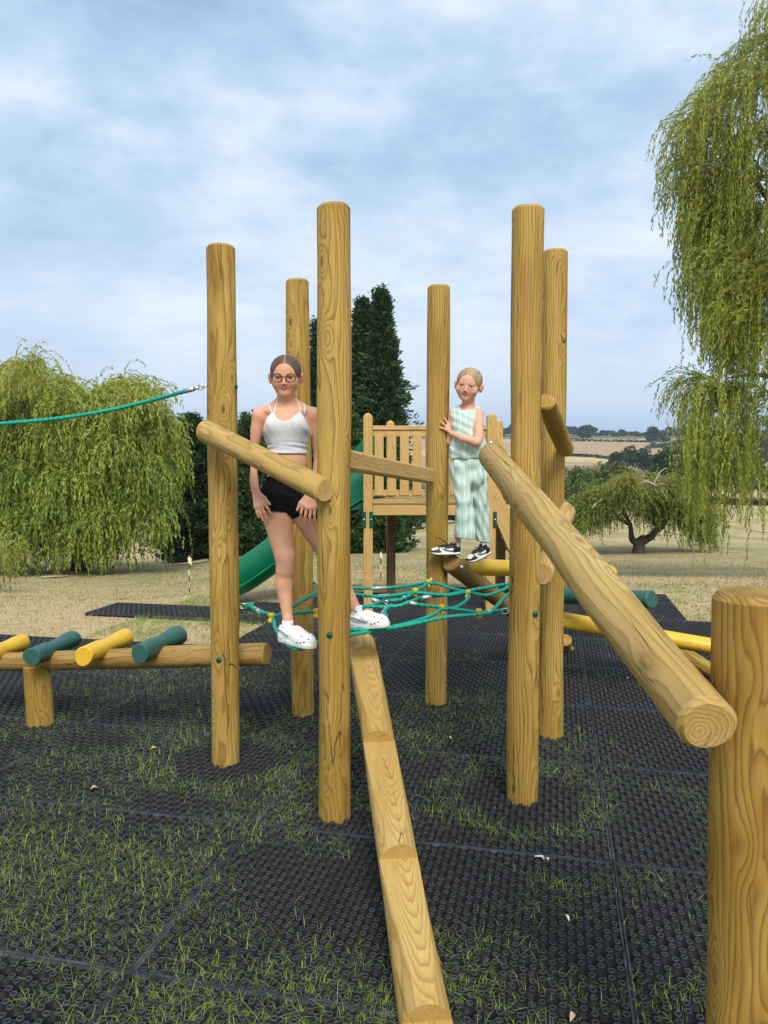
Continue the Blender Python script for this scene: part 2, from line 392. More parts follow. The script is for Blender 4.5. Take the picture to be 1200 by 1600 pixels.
def mat_mesh(wd, dp):
    key = (round(wd, 3), round(dp, 3))
    if key in _mats: return _mats[key]
    Vs, Qs = [], []; nv = 0
    def rev(cx, cy, prof, seg):           # ring of revolution at many centres at once
        nonlocal nv
        ang = np.arange(seg) * 2 * np.pi / seg
        n = len(cx); k = len(prof)
        v = np.zeros((n, k, seg, 3))
        for q, (r, z) in enumerate(prof):
            v[:, q, :, 0] = cx[:, None] + r * np.cos(ang); v[:, q, :, 1] = cy[:, None] + r * np.sin(ang); v[:, q, :, 2] = z
        v[..., 0] = np.clip(v[..., 0], .004, wd - .004); v[..., 1] = np.clip(v[..., 1], .004, dp - .004)
        Vs.append(v.reshape(-1, 3))
        base = (np.arange(n) * k * seg)[:, None, None]; lay = (np.arange(k - 1) * seg)[None, :, None]; s = np.arange(seg)[None, None, :]
        a = nv + base + lay + s; b = nv + base + lay + (s + 1) % seg
        Qs.append(np.stack([a, a + seg, b + seg, b], -1).reshape(-1, 4)); nv += n * k * seg
    P = .0590; q8 = P / .06; h = P * math.sqrt(3) / 2
    cx, cy, rx, ry = [], [], [], []
    ni, nj = int(wd / P) + 2, int(dp / h) + 2
    for jj in range(nj):
        for ii in range(ni):
            x = ii * P + (P / 2 if jj % 2 else 0); y = jj * h
            if -.01 < x < wd + .01 and -.01 < y < dp + .01: cx.append(x); cy.append(y)
            for (ax, ay) in ((P / 2, h / 3), (0, 2 * h / 3)):
                xx, yy = x + ax, y + ay
                if .006 < xx < wd - .006 and .006 < yy < dp - .006: rx.append(xx); ry.append(yy)
    cx, cy, rx, ry = map(np.array, (cx, cy, rx, ry))
    rev(cx, cy, [(r_ * q8, z_) for r_, z_ in ((.0292, .010), (.0268, .0185), (.0256, .0190), (.0250, .0150), (.0215, .0145), (.0210, .0100), (.0170, .0095), (.0165, .0050), (.0125, .0045), (.0120, .0))], 14)
    rev(rx, ry, [(r_ * q8 * 1.12, z_) for r_, z_ in ((.0108, .010), (.0104, .0225), (.0096, .0235), (.0070, .0235), (.0064, .0225), (.0060, .0))], 10)
    V = np.concatenate(Vs); Q = np.concatenate(Qs)
    nb_ = len(Q)
    # frame round the mat
    fr = .0075; bars = [((0, 0), (wd, fr)), ((0, dp - fr), (wd, dp)), ((0, fr), (fr, dp - fr)), ((wd - fr, fr), (wd, dp - fr))]
    for (x0, y0), (x1, y1) in bars:
        b0 = len(V); V = np.concatenate([V, [[x0, y0, 0], [x1, y0, 0], [x1, y1, 0], [x0, y1, 0], [x0, y0, .0215], [x1, y0, .0215], [x1, y1, .0215], [x0, y1, .0215]]])
        Q = np.concatenate([Q, b0 + np.array([[4, 5, 6, 7], [0, 1, 5, 4], [1, 2, 6, 5], [2, 3, 7, 6], [3, 0, 4, 7]])])
    me = np_mesh('ground_mat', V, Q)
    me.materials.append(m_rub); me.materials.append(m_rim)
    mi = np.zeros(len(Q), np.int32); mi[nb_:] = 1; me.polygons.foreach_set('material_index', mi)
    _mats[key] = me; return me
MATS = []
def put_mat(u0, v0, du, dv):
    """mat covering u0..u0+du, v0..v0+dv"""
    gap = .004
    me = mat_mesh(dv - gap, du - gap)
    o = bpy.data.objects.new('ground_mat', me); COL.objects.link(o)
    P = xy_of(u0 + gap / 2, v0 + gap / 2)
    jr = random.Random(int(u0 * 100) * 7 + int(v0 * 100))
    o.location = (P.x, P.y, .012); o.rotation_euler = (jr.uniform(-.002, .002), jr.uniform(-.002, .002), math.atan2(VV.y, VV.x) + jr.uniform(-.0015, .0015))
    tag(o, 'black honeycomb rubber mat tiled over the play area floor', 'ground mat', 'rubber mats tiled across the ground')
    MATS.append((u0, v0, du, dv))
u_rows = [u_seam + k for k in range(-3, 6)]
for k, u0 in enumerate(u_rows):
    for c in range(-3, 4):
        v0 = v_seam + 1.5 * (c - 1)
        u1 = u0 + 1
        # skip mats wholly outside the view
        cs = [xy_of(u0 + a, v0 + b * 1.5) for a in (0, 1) for b in (0, 1)]
        if max(q.y for q in cs) < 1.2: continue
        if all(abs(q.x) > q.y * .50 + .9 for q in cs): continue
        if c == -3 and u1 > 8.7: continue
        if c == -2 and False: continue
        if c == -1 and u1 > 6.5 and u1 < 7.5: pass
        if c <= -2 and u1 > 6.4 : 
            continue
        if u0 > 7.9 and c >= 2: continue
        put_mat(u0, v0, 1.0, 1.07 if (u0 > 7.9 and c == 1) else 1.5)
ue = u_rows[-1] + 1
vL = v_seam - 3.0
print('ue', ue, 'u rows', u_rows)
# the last rows by the tower, and the slide landing on the left
for c in range(0, 2):
    put_mat(ue, v_seam + 1.5 * (c - 1), .6, 1.5 if c < 1 else 1.07)
for k in range(1):
    put_mat(u_rows[-1] - .92, vL - 2.05, .62, 1.5); put_mat(u_rows[-1] - .92, vL - .53, 1.0, 1.5)
put_mat(u_rows[-1] + .12, vL - .0, .0 + 1.0, 1.5) if False else None
# earth sheets just under the mats
bm = bmesh.new()
for (u0, v0, du, dv) in MATS:
    c = [xy_of(u0 - .01, v0 - .01), xy_of(u0 - .01, v0 + dv + .01), xy_of(u0 + du + .01, v0 + dv + .01), xy_of(u0 + du + .01, v0 - .01)]
    bm.faces.new([bm.verts.new((q.x, q.y, .006 + .0)) for q in c])
soil = from_bm('soil', bm, m_soil); tag(soil, kind='structure')
for i_, pl in enumerate(soil.data.polygons):
    for vi in pl.vertices: soil.data.vertices[vi].co.z = .004 + .00007 * i_

# ---- grass growing through the mats
def blades(name, P, hgt, wid, cols, mat, lean=.6):
    """curved three-segment blades"""
    n = len(P); az = rng.uniform(0, 2 * np.pi, n); ln = rng.uniform(.1, 1.0, n) * lean
    dr = np.stack([np.cos(az), np.sin(az), np.zeros(n)], -1); sd = np.stack([-np.sin(az), np.cos(az), np.zeros(n)], -1)
    V = []
    for t, wf in ((0, 1), (.4, .9), (.75, .6)):
        c = P + dr * (hgt * ln * t ** 1.8)[:, None]; c[:, 2] += hgt * (t - .35 * ln * t * t)
        V += [c - sd * (wid * wf / 2)[:, None], c + sd * (wid * wf / 2)[:, None]]
    tip = P + dr * (hgt * ln)[:, None]; tip[:, 2] += hgt * (1 - .35 * ln); V.append(tip - sd * (wid * .1)[:, None]); V.append(tip + sd * (wid * .1)[:, None])
    V = np.stack(V, 1).reshape(-1, 3); b = np.arange(n)[:, None] * 8
    Q = np.concatenate([b + np.array([[0, 1, 3, 2]]), b + np.array([[2, 3, 5, 4]]), b + np.array([[4, 5, 7, 6]])])
    me = np_mesh(name, V, Q); vcol(me, np.repeat(cols, 8, axis=0)); return link(name, me, mat)
def leaf_mat(name, tr=.25, rough=.5, spec=.3, hue=None):
    m = bpy.data.materials.new(name); m.use_nodes = True; nt = m.node_tree; nt.nodes.clear()
    a = N(nt, 'ShaderNodeVertexColor'); a.layer_name = 'tint'
    p = N(nt, 'ShaderNodeBsdfPrincipled'); L(nt, a.outputs[0], p.inputs['Base Color']); p.inputs['Roughness'].default_value = rough; p.inputs['Specular IOR Level'].default_value = spec
    t = N(nt, 'ShaderNodeBsdfTranslucent'); L(nt, a.outputs[0], t.inputs[0])
    mx = N(nt, 'ShaderNodeMixShader'); mx.inputs[0].default_value = tr; L(nt, p.outputs[0], mx.inputs[1]); L(nt, t.outputs[0], mx.inputs[2])
    o = N(nt, 'ShaderNodeOutputMaterial'); L(nt, mx.outputs[0], o.inputs[0]); return m
GRASS = leaf_mat('grass_blade', .3, .5); LEAF = leaf_mat('foliage', .3, .55)
def vnoise(x, y, s, seed=0):
    """smooth value noise"""
    r = np.random.default_rng(seed); T = r.random((64, 64)); x = x / s; y = y / s
    xi = np.floor(x).astype(int); yi = np.floor(y).astype(int); fx = x - xi; fy = y - yi; fx = fx * fx * (3 - 2 * fx); fy = fy * fy * (3 - 2 * fy)
    g = lambda a, b: T[a % 64, b % 64]
    return (g(xi, yi) * (1 - fx) + g(xi + 1, yi) * fx) * (1 - fy) + (g(xi, yi + 1) * (1 - fx) + g(xi + 1, yi + 1) * fx) * fy
# grass density over the mats
n = 260000
uu = rng.uniform(1.0, 9.5, n); keep = rng.random(n) < np.clip(1.6 / uu, .0, 1) ** .9; uu = uu[keep]; n = len(uu)
vv = rng.uniform(-4.2, 3.0, n)
gx = UU.x * uu + VV.x * vv; gy = UU.y * uu + VV.y * vv
vis = (np.abs(gx) < gy * .52 + .3) & (gy > 1.5)
gx, gy, uu, vv = gx[vis], gy[vis], uu[vis], vv[vis]; n = len(gx)
den = .55 * vnoise(gx + 50, gy + 50, .55, 3) + .30 * vnoise(gx + 20, gy + 9, .2, 4) + .15 * vnoise(gx, gy + 40, .08, 5)
gpx = 600 + F * gx / gy
left = np.clip((700 - gpx) / 350, 0, 1) * np.clip((gy - 1.5) / 1.2, .35, 1)
far = np.clip((gy - 4.2) / 2.5, 0, 1)
den = den + .16 * left - .05 * (1 - left) - .16 * far
def ring_(cx, cy, r0, wd, amp): 
    q = np.hypot(gx - cx, gy - cy); return amp * np.exp(-((q - r0) / wd) ** 2) - .6 * (q < r0 - wd * 1.3)
PE = G(816, 1258); PA = G(353, 1198); PC = G(522, 1286)
den += ring_(PE.x, PE.y, .36, .08, .48) + ring_(PA.x, PA.y, .36, .07, .10) + ring_(PC.x, PC.y - .05, .22, .07, .10)
b0 = G(150, 1380); den += .33 * np.exp(-(np.hypot(gx - b0.x, gy - b0.y) / .40) ** 2)
b0 = G(250, 1100); den += .14 * np.exp(-(np.hypot(gx - b0.x, gy - b0.y) / .8) ** 2)
pick = rng.random(n) < np.clip((den - .44) * 4.6, .015, .95)
gx, gy, den = gx[pick], gy[pick], den[pick]; n = len(gx)
# blades rise in tufts out of the mat's cups
reps = rng.integers(3, 9, n); gx = np.repeat(gx, reps) + rng.normal(0, .009, reps.sum()); gy = np.repeat(gy, reps) + rng.normal(0, .009, reps.sum()); den = np.repeat(den, reps); n = len(gx)
print('grass blades', n)
P = np.stack([gx, gy, np.full(n, .008)], -1)
hg = rng.gamma(4.0, .0072, n).clip(.010, .062) * .88 * (.75 + .6 * np.clip(den, 0, 1)); wd = rng.uniform(.0010, .0020, n) * (1 + gy * .08)
ct = rng.random(n)[:, None]; dryb = (rng.random(n) < .16)[:, None]
cg = np.where(dryb, np.array([.30, .26, .11]), np.array([.10, .23, .035]) * (1 - ct) + np.array([.48, .58, .12]) * ct)
g_o = blades('grass', P, hg, wd, cg, GRASS, 1.5)
tag(g_o, 'short green grass blades growing up through the black mats', 'grass', kind='stuff')

# dry lawn tufts just beyond the mats
n = 105000
th = rng.uniform(-.50, .50, n); d = 6.2 + 38 * rng.random(n) ** 1.9
lx = d * np.tan(th); ly = d
inside = np.zeros(n, bool)
for (u0, v0, du, dv) in MATS:
    U_ = lx * UU.x + ly * UU.y; V_ = lx * VV.x + ly * VV.y
    inside |= (U_ > u0 - .03) & (U_ < u0 + du + .03) & (V_ > v0 - .03) & (V_ < v0 + dv + .03)
lx, ly = lx[~inside], ly[~inside]; n = len(lx)
P = np.stack([lx, ly, terrain(lx, ly) - .004], -1)
ct = rng.random(n)[:, None]
gp_ = (vnoise(lx + 80, ly * .4 + 80, 2.2, 31) * .6 + vnoise(lx + 80, ly + 80, .7, 32) * .4)[:, None]
cg = np.where(rng.random((n, 1)) < .04 + 1.8 * np.clip(gp_ - .50, 0, 1), np.array([.17, .21, .055]), np.array([.47, .36, .19]) * (1 - ct) + np.array([.64, .51, .29]) * ct)
lt = blades('lawn_grass', P, rng.uniform(.02, .05, n) * (1 + np.clip(ly - 10, 0, 40) * .03), rng.uniform(.004, .010, n) * (1 + np.clip(ly - 8, 0, 40) * .08), cg, GRASS, 1.4)
tag(lt, 'parched straw coloured lawn grass beyond the mats', 'grass', kind='stuff')

# dead leaves and twigs lying on the mats
m_leafdry = plain('dry_leaf', (.42, .30, .16), .7, var=.3); m_leafpale = plain('pale_leaf', (.70, .66, .55), .7)
LITTER = [(885, 1434, 'pale curled petal on the mat at lower right, upright', m_leafpale), (895, 1590, 'reddish brown leaf at the bottom edge of the mats', m_leafdry), (982, 1060, 'white scrap on the far mats right of the paired posts', m_leafpale),
          (147, 1232, 'small brown leaf on the mats at far left', m_leafdry), (186, 1331, 'tiny pinkish leaf on the grassy mats', m_leafdry), (702, 1153, 'pale leaf on the mat between ramp and right posts', m_leafpale), (240, 1170, 'brown leaf on the mats left of the left post', m_leafdry)]
for px, py, lab, mt in LITTER:
    bm = bmesh.new(); P0 = G(px, py, .04); a0 = random.uniform(0, 6); vs = []
    for k in range(7):
        t = k / 6; wd_ = .007 * math.sin(math.pi * min(1, t * .9 + .08)); z = .012 * math.sin(t * 3.1) 
        c = P0 + Vector((math.cos(a0) * (t - .5) * .032, math.sin(a0) * (t - .5) * .032, z)); s = Vector((-math.sin(a0), math.cos(a0), .5)) * wd_
        vs.append((bm.verts.new(c - s), bm.verts.new(c + Vector((0, 0, -.004))), bm.verts.new(c + s)))
    for p_, q_ in zip(vs, vs[1:]):
        bm.faces.new((p_[0], p_[1], q_[1], q_[0])); bm.faces.new((p_[1], p_[2], q_[2], q_[1]))
    tag(from_bm('fallen_leaf', bm, mt, smooth=True), lab, 'leaf')
bm = bmesh.new(); t0 = G(835, 1338, .03); t1 = G(858, 1342, .03); tube(bm, [t0, (t0 + t1) / 2 + Vector((0, .004, .004)), t1], .004, 6); tube(bm, [(t0 + t1) / 2, (t0 + t1) / 2 + Vector((.02, -.03, .003))], .003, 5)
tag(from_bm('twig', bm, m_leafpale), 'pale forked twig on the mat right of the ramp', 'twig')

# ================================================================== LOGS
def log_mesh(name, length, ra, rb, chamfer=.012, wob=.0025, seg=36, shearA=None, shearB=None, jag=0.0, rseed=0, saddle=None):
    rr = random.Random(rseed + int(length * 1000)); nz = max(3, int(length / .07))
    zs = [0.0] + ([chamfer] if chamfer else [.002]) + [length * k / nz for k in range(1, nz) if chamfer < length * k / nz < length - chamfer] + [length - (chamfer or .002), length]
    ph = [rr.uniform(0, 6.28) for _ in range(6)]; V = []; 
    for q, z in enumerate(zs):
        t = z / length; base = ra + (rb - ra) * t
        if chamfer and q in (0, len(zs) - 1): base -= chamfer * .75
        for k in range(seg):
            a = 2 * math.pi * k / seg
            r = base + wob * (math.sin(2 * a + ph[0] + z * 2.1) + .6 * math.sin(3 * a + ph[1] - z * 3.7) + .5 * math.sin(z * 7 + ph[2]))
            x, y = r * math.cos(a), r * math.sin(a); zo = z
            if saddle:                                  # waist cut over the beam: (centre, half length, depth)
                e = abs(z - saddle[0]) / saddle[1]
                if e < 1: x *= 1 - saddle[2] * (math.cos(math.pi * e) * .5 + .5); y *= 1 - saddle[2] * (math.cos(math.pi * e) * .5 + .5)
            if shearA and q < 2: zo += shearA[0] * x + shearA[1] * y
            if shearB and q >= len(zs) - 2: zo += shearB[0] * x + shearB[1] * y
            if jag and q == 0: zo -= jag * rr.random() - jag * .5
            V.append((x, y, zo))
    Q = [(i * seg + k, i * seg + (k + 1) % seg, (i + 1) * seg + (k + 1) % seg, (i + 1) * seg + k) for i in range(len(zs) - 1) for k in range(seg)]
    me = bpy.data.meshes.new(name); me.from_pydata(V, [], Q + [tuple(reversed(range(seg))), tuple((len(zs) - 1) * seg + k for k in range(seg))])
    sm = [True] * len(Q) + [False, False]
    me.polygons.foreach_set('use_smooth', [True] * len(sm)); me.update(); me.set_sharp_from_angle(angle=R(22)); return me
def put_log(name, a, b, ra, rb=None, mat=None, parent=None, **kw):
    a, b = Vector(a), Vector(b); rb = ra if rb is None else rb
    me = log_mesh(name, (b - a).length, ra, rb, rseed=len(bpy.data.objects), **kw)
    o = link(name, me, mat or WOOD, parent, loc=a); o.rotation_euler = axis_rot(a, b).to_euler()
    return o
def dome_bolt(name, P, nrm, r, mat, parent, stub=.004, flat=.6):
    """P is a world position, also under a rotated parent"""
    bm = bmesh.new(); nrm = Vector(nrm).normalized(); Rm = axis_rot((0, 0, 0), nrm)
    prof = [(r * 1.0, -stub), (r * 1.0, stub)] + [(r * math.cos(t), stub + r * flat * math.sin(t)) for t in (R(25), R(50), R(72))]
    rings = []
    for rad, h in prof: rings.append([bm.verts.new(Rm @ Vector((rad * math.cos(2 * math.pi * k / 14), rad * math.sin(2 * math.pi * k / 14), h))) for k in range(14)])
    for q in range(len(rings) - 1):
        for k in range(14): bm.faces.new((rings[q][k], rings[q][(k + 1) % 14], rings[q + 1][(k + 1) % 14], rings[q + 1][k]))
    bm.faces.new(rings[-1]); bm.faces.new(list(reversed(rings[0])))
    me = bpy.data.meshes.new(name); bm.normal_update(); bm.to_mesh(me); bm.free(); me.polygons.foreach_set('use_smooth', [True] * len(me.polygons)); me.materials.append(mat)
    o = bpy.data.objects.new(name, me); COL.objects.link(o)
    mw = Matrix.Translation(Vector(P))
    if parent is not None:
        o.parent = parent; pm = world_m(parent); o.matrix_local = pm.inverted() @ mw
    else: o.location = P
    return o
def world_m(o):
    m = Matrix.LocRotScale(o.location, o.rotation_euler, o.scale)
    return world_m(o.parent) @ m if o.parent is not None else m
def boolean_cut(o, cutters):
    for c in cutters:
        md = o.modifiers.new('cut', 'BOOLEAN'); md.operation = 'DIFFERENCE'; md.object = c; md.solver = 'EXACT'
    bpy.context.view_layer.update()
    dg = bpy.context.evaluated_depsgraph_get(); me = bpy.data.meshes.new_from_object(o.evaluated_get(dg))
    o.modifiers.clear(); old = o.data; o.data = me; me.name = old.name
    for c in cutters: bpy.data.objects.remove(c, do_unlink=True)

# ---- the six-post climbing frame
ctr = Vector((.07, 4.24, 0))
frame = thing('climbing_frame', 'hexagonal climbing frame of six tall round timber posts joined by slanting rails', 'climbing frame', ctr)
POSTS = {}
for key, (tx, ty), (bx, by), rad in (('A', (344.5, 385), (353.5, 1199), .0745), ('B', (464, 438), (474, 1121), .0735), ('C', (521.5, 322), (522.5, 1286), .0725),
                                     ('D', (685.5, 447), (681, 1104), .0725), ('E', (825, 325), (816, 1259), .0720), ('F', (867, 392), (860, 1155), .0695)):
    # the visible foot is the near edge of the post
    base = G(bx, by, .02); base.z = 0; base.y += rad * .9; base.x *= base.y / (base.y - rad * .9)
    top = W(tx, ty, base.y)
    o = put_log('post', base + Vector((0, 0, -.02)), top, rad, rad * .985, WOOD, frame, jag=.0)
    POSTS[key] = (o, base, top, rad); print(key, tuple(round(v, 3) for v in base), round(top.z, 3))
def on_post(k, z):
    o, b, t, r = POSTS[k]; return b.lerp(t, z / t.z)
dA, dB, dC, dD, dE, dF = (POSTS[k][1].y for k in 'ABCDEF')
# rails
def rail(a, b, r, mat=WOOD, **kw): return put_log('rail', a, b, r, r, mat, frame, **kw)
RA = POSTS['A'][3]
r1 = rail(W(318, 672, dA - RA - .055), W(508, 767, dC - .105), .052, WOOD_PALE, shearB=(.0, -.35))
r1['label'] = 'pale round rail in front of the standing girl'
for (px, py) in ((440, 716), (477, 748), (330, 680)): pass
# half-round board from the front post to the far one
def board(name, a, b, h, t, mat, parent, bev=.008):
    a, b = Vector(a), Vector(b); ln = (b - a).length
    bm = bmesh.new(); box(bm, (0, 0, ln / 2), (t, h, ln), bev=bev)
    o = from_bm(name, bm, mat, parent, loc=a); o.rotation_euler = axis_rot(a, b).to_euler(); return o
a = W(526, 716, dC + .06); b = W(672, 744, dD - .085)
r2 = board('rail', a, b, .094, .06, BOARD, frame, .012); r2['label'] = 'flat sawn rail between front and back posts'
r3 = rail(W(853, 627, dE + .02), W(884, 703, dF - .095), .046, WOOD, shearA=(0, .5))
r4 = rail(W(849, 897, dE + .03), W(886, 797, dF - .09), .048, WOOD_PALE, shearA=(.2, .5))
for key, px, py in (('A', 343, 1031), ('C', 516, 992), ('E', 837, 960)):
    o, b_, t_, r_ = POSTS[key]; zt = W(px, py, b_.y - r_).z; c = on_post(key, zt)
    P = W(px, py, b_.y - r_ * .9); nr = Vector((P.x - c.x, P.y - c.y, 0)).normalized(); nr = nr if nr.length else Vector((0, -1, 0))
    dome_bolt('bolt_cap', c + nr * r_, nr, .0145, CAP_GRN, o)
for key, px, py in (('A', 367, 605),):
    o, b_, t_, r_ = POSTS[key]; zt = W(px, py, b_.y).z; c = on_post(key, zt); nr = Vector((.96, -.28, 0)).normalized(); dome_bolt('bolt_cap', c + nr * r_, nr, .0145, CAP_GRN, o)

# ---- notched log ramp
R0 = .072
lo = G(668, 1603, .07); hi = G(571, 1031, .60)
print('ramp', lo, hi)
ax = (hi - lo); 
ra = lo + Vector((0, 0, -.020)) - ax.normalized() * .75; rb = hi + Vector((0, 0, -.028)) + ax.normalized() * .24
ramp_o = put_log('log_ramp', ra, rb, R0, R0, WOOD_CUT, None, chamfer=.022)
tag(ramp_o, 'stepped log ramp with four notches rising to the front post', 'log ramp')
L0 = (rb - ra).length; cut = []
Rm = axis_rot(ra, rb)
zk = []
for py_, pz in ((1020, None), (1155, None), (1336, None), (1590, None)):
    # distance along the log whose top surface shows at this row
    best = min(range(0, int(L0 * 200)), key=lambda q: abs((lambda p: 800 - F * 1.0 * ((lambda v: v.z / v.y)(Vector((p.x, (p.y) * math.cos(PITCH) - (p.z - CH) * math.sin(PITCH), (p.z - CH) * math.cos(PITCH) + p.y * math.sin(PITCH))))))(ra + (rb - ra) * (q / 200 / L0) + Rm @ Vector((0, R0 * .45, 0))) - py_))
    zk.append(best / 200)
print('notches', zk, L0)
for k, z in enumerate(zk):
    zl = zk[k + 1] if k + 1 < len(zk) else z - .6
    bm = bmesh.new(); X_ = .12; y0 = R0 - .053
    pts = [(y0, z), (R0 + .08, z + .015), (R0 + .08, zl + .02), (R0 + .0005, zl + .02)]
    A_ = [bm.verts.new((-X_, p[0], p[1])) for p in pts]; B_ = [bm.verts.new((X_, p[0], p[1])) for p in pts]
    bm.faces.new(A_); bm.faces.new(list(reversed(B_)))
    for q in range(4): bm.faces.new((A_[q], B_[q], B_[(q + 1) % 4], A_[(q + 1) % 4]))
    bmesh.ops.recalc_face_normals(bm, faces=bm.faces[:])
    c = from_bm('cutter', bm, None, loc=ra); c.rotation_euler = Rm.to_euler(); cut.append(c)
ramp_o.rotation_euler = Rm.to_euler(); boolean_cut(ramp_o, cut)
me = ramp_o.data
for pl in me.polygons: pl.use_smooth = False
try:
    me.set_sharp_from_angle(angle=R(28)); me.polygons.foreach_set('use_smooth', [True] * len(me.polygons))
except Exception as e: print('sharp', e)

# ---- thick foreground post and the long leaning log beside it
gp = W(1180, 925, 1.62); gpb = Vector((gp.x + .022, gp.y, -.03))
gpost = put_log('wooden_post', gpb, gp, .0865, .085, WOOD_RICH, None, chamfer=.016, seg=48); tag(gpost, 'thick round timber post cut off at chest height, nearest the camera at right', 'post')
la = W(1108, 1135, 1.47); lb = W(768, 712, 3.78)
bl = put_log('leaning_log', la, lb, .0605, .066, WOOD_PALE, None, chamfer=.014, seg=48, wob=.003)
tag(bl, 'long pale cracked log sloping down from the right front post to the foreground post', 'log')
P = W(1045, 1113, 1.62); c0 = la; t_ = (P - la).dot((lb - la).normalized()); c = la + (lb - la).normalized() * t_
dome_bolt('bolt', c + (P - c).normalized() * .0605, (P - c), .013, STEEL, bl)
nr_ = Rl_ = axis_rot(la, lb) @ Vector((math.cos(R(175)), math.sin(R(175)), 0)); dome_bolt('bolt', la.lerp(lb, .965) + nr_ * .066, nr_, .012, STEEL, bl)

# ---- balance beam with stepping logs at left
beam = thing('balance_beam', 'low balance beam with yellow and green stepping logs across it', 'balance beam', (-1.8, 4.35, 0))
ba = W(418, 1022, dA + .145); bb = W(52, 1033, 4.62); bd = (bb - ba).normalized(); bfar = bb + bd * 1.6
put_log('beam', bfar, ba, .058, .060, WOOD_DARK, beam, chamfer=.01)
pt = bb + Vector((.0, -.0, -.045)); pf = G(54, 1137, 0.02); pf.z = -.01; pf.x += .01
pt2 = Vector((pf.x - .02, pf.y, pt.z)); 
put_log('support_post', pf + Vector((0, .06, 0)), Vector((pf.x - .015, pf.y + .06, bb.z - .02)), .078, .074, WOOD, beam, chamfer=.0)
def step_log(n_px, f_px, mat, lab, zz):
    a = G(n_px[0], n_px[1], zz); b = G(f_px[0], f_px[1], zz)
    ln = (b - a).length; o = put_log('stepping_log', a, b, .055, .055, mat, beam, chamfer=.006, saddle=(ln * .55, .11, .22)); o['label'] = lab; return o
def beam_z(px):
    t = (px - 418) / (52 - 418); return ba.z + (bb.z - ba.z) * t
for (nx, ny), (fx, fy), mt, lab in (((218, 1022), (280, 992), GREENP, 'dark green stepping log nearest the left post'), ((130, 1026), (197, 996), YELLOW, 'yellow stepping log between the two green ones'),
                                    ((49, 1027), (114, 998), GREENP, 'dark green stepping log above the support post'), ((-36, 1029), (36, 1003), YELLOW, 'yellow stepping log at the frame edge')):
    step_log((nx, ny), (fx, fy), mt, lab, beam_z((nx + fx) / 2) + .070)

# ---- balance trail of painted and plain logs behind the right posts
trail = thing('balance_trail', 'zigzag trail of plain, yellow and green logs behind the right hand posts', 'balance trail', (1.4, 5.8, 0))
s1a = W(703, 878.5, dD - .11); s1b = G(888, 1018, .0)
ls1 = put_log('support_log', s1a, s1b + (s1b - s1a).normalized() * .05, .0585, .0585, WOOD_DARK, trail, chamfer=.012)
dome_bolt('bolt', W(721, 886, dD - .12), Vector((.1, -1, .3)), .012, STEEL, ls1)
put_log('yellow_log', W(722, 885, dD + .02), W(955, 894, 6.7), .0575, .0575, YELLOW, trail, chamfer=.008)
put_log('green_log', W(870, 930, 5.4), W(1019, 937, 4.75), .0575, .0575, GREENP, trail, chamfer=.006)
put_log('yellow_log', W(846, 963, 5.5), W(1180, 1022, 5.05), .0575, .0575, YELLOW, trail, chamfer=.006)
put_log('support_log', W(872, 903, 5.62), G(1150, 1072, -.02), .0585, .0585, WOOD, trail, chamfer=.01)
put_log('support_log', W(884, 1000, 6.25), G(884, 1022, -.02), .05, .05, WOOD, trail, chamfer=.0)

# ---- green rope to the left
rp = thing('tension_rope', 'single green rope running from the left post out of the frame', 'rope', on_post('A', 2.0))
PT = [W(-260, 676, 4.75), W(-120, 672, 4.55), W(0, 662, 4.4), W(80, 655, 4.3), W(160, 643, 4.22), W(230, 627, 4.15), W(290, 611, dA + .02)]
bm = bmesh.new(); tube(bm, resample(catmull(PT, 10), .006), .0105, 9, 3, .035); from_bm('rope', bm, ROPE, rp)
bm = bmesh.new(); tube(bm, [W(288, 611.5, dA + .02), W(303, 607.5, dA)], .0125, 10); tube(bm, [W(303, 607.5, dA), W(312, 605.5, dA)], .008, 8)
tube(bm, [W(313, 605, dA) + Vector((math.cos(t) * .013, 0, math.sin(t) * .013)) for t in np.linspace(0, 6.28, 13)], .0045, 6, cap=False)
tube(bm, [W(315, 604.5, dA), W(326, 603, dA)], .005, 8); from_bm('end_fitting', bm, STEEL, rp, smooth=True)

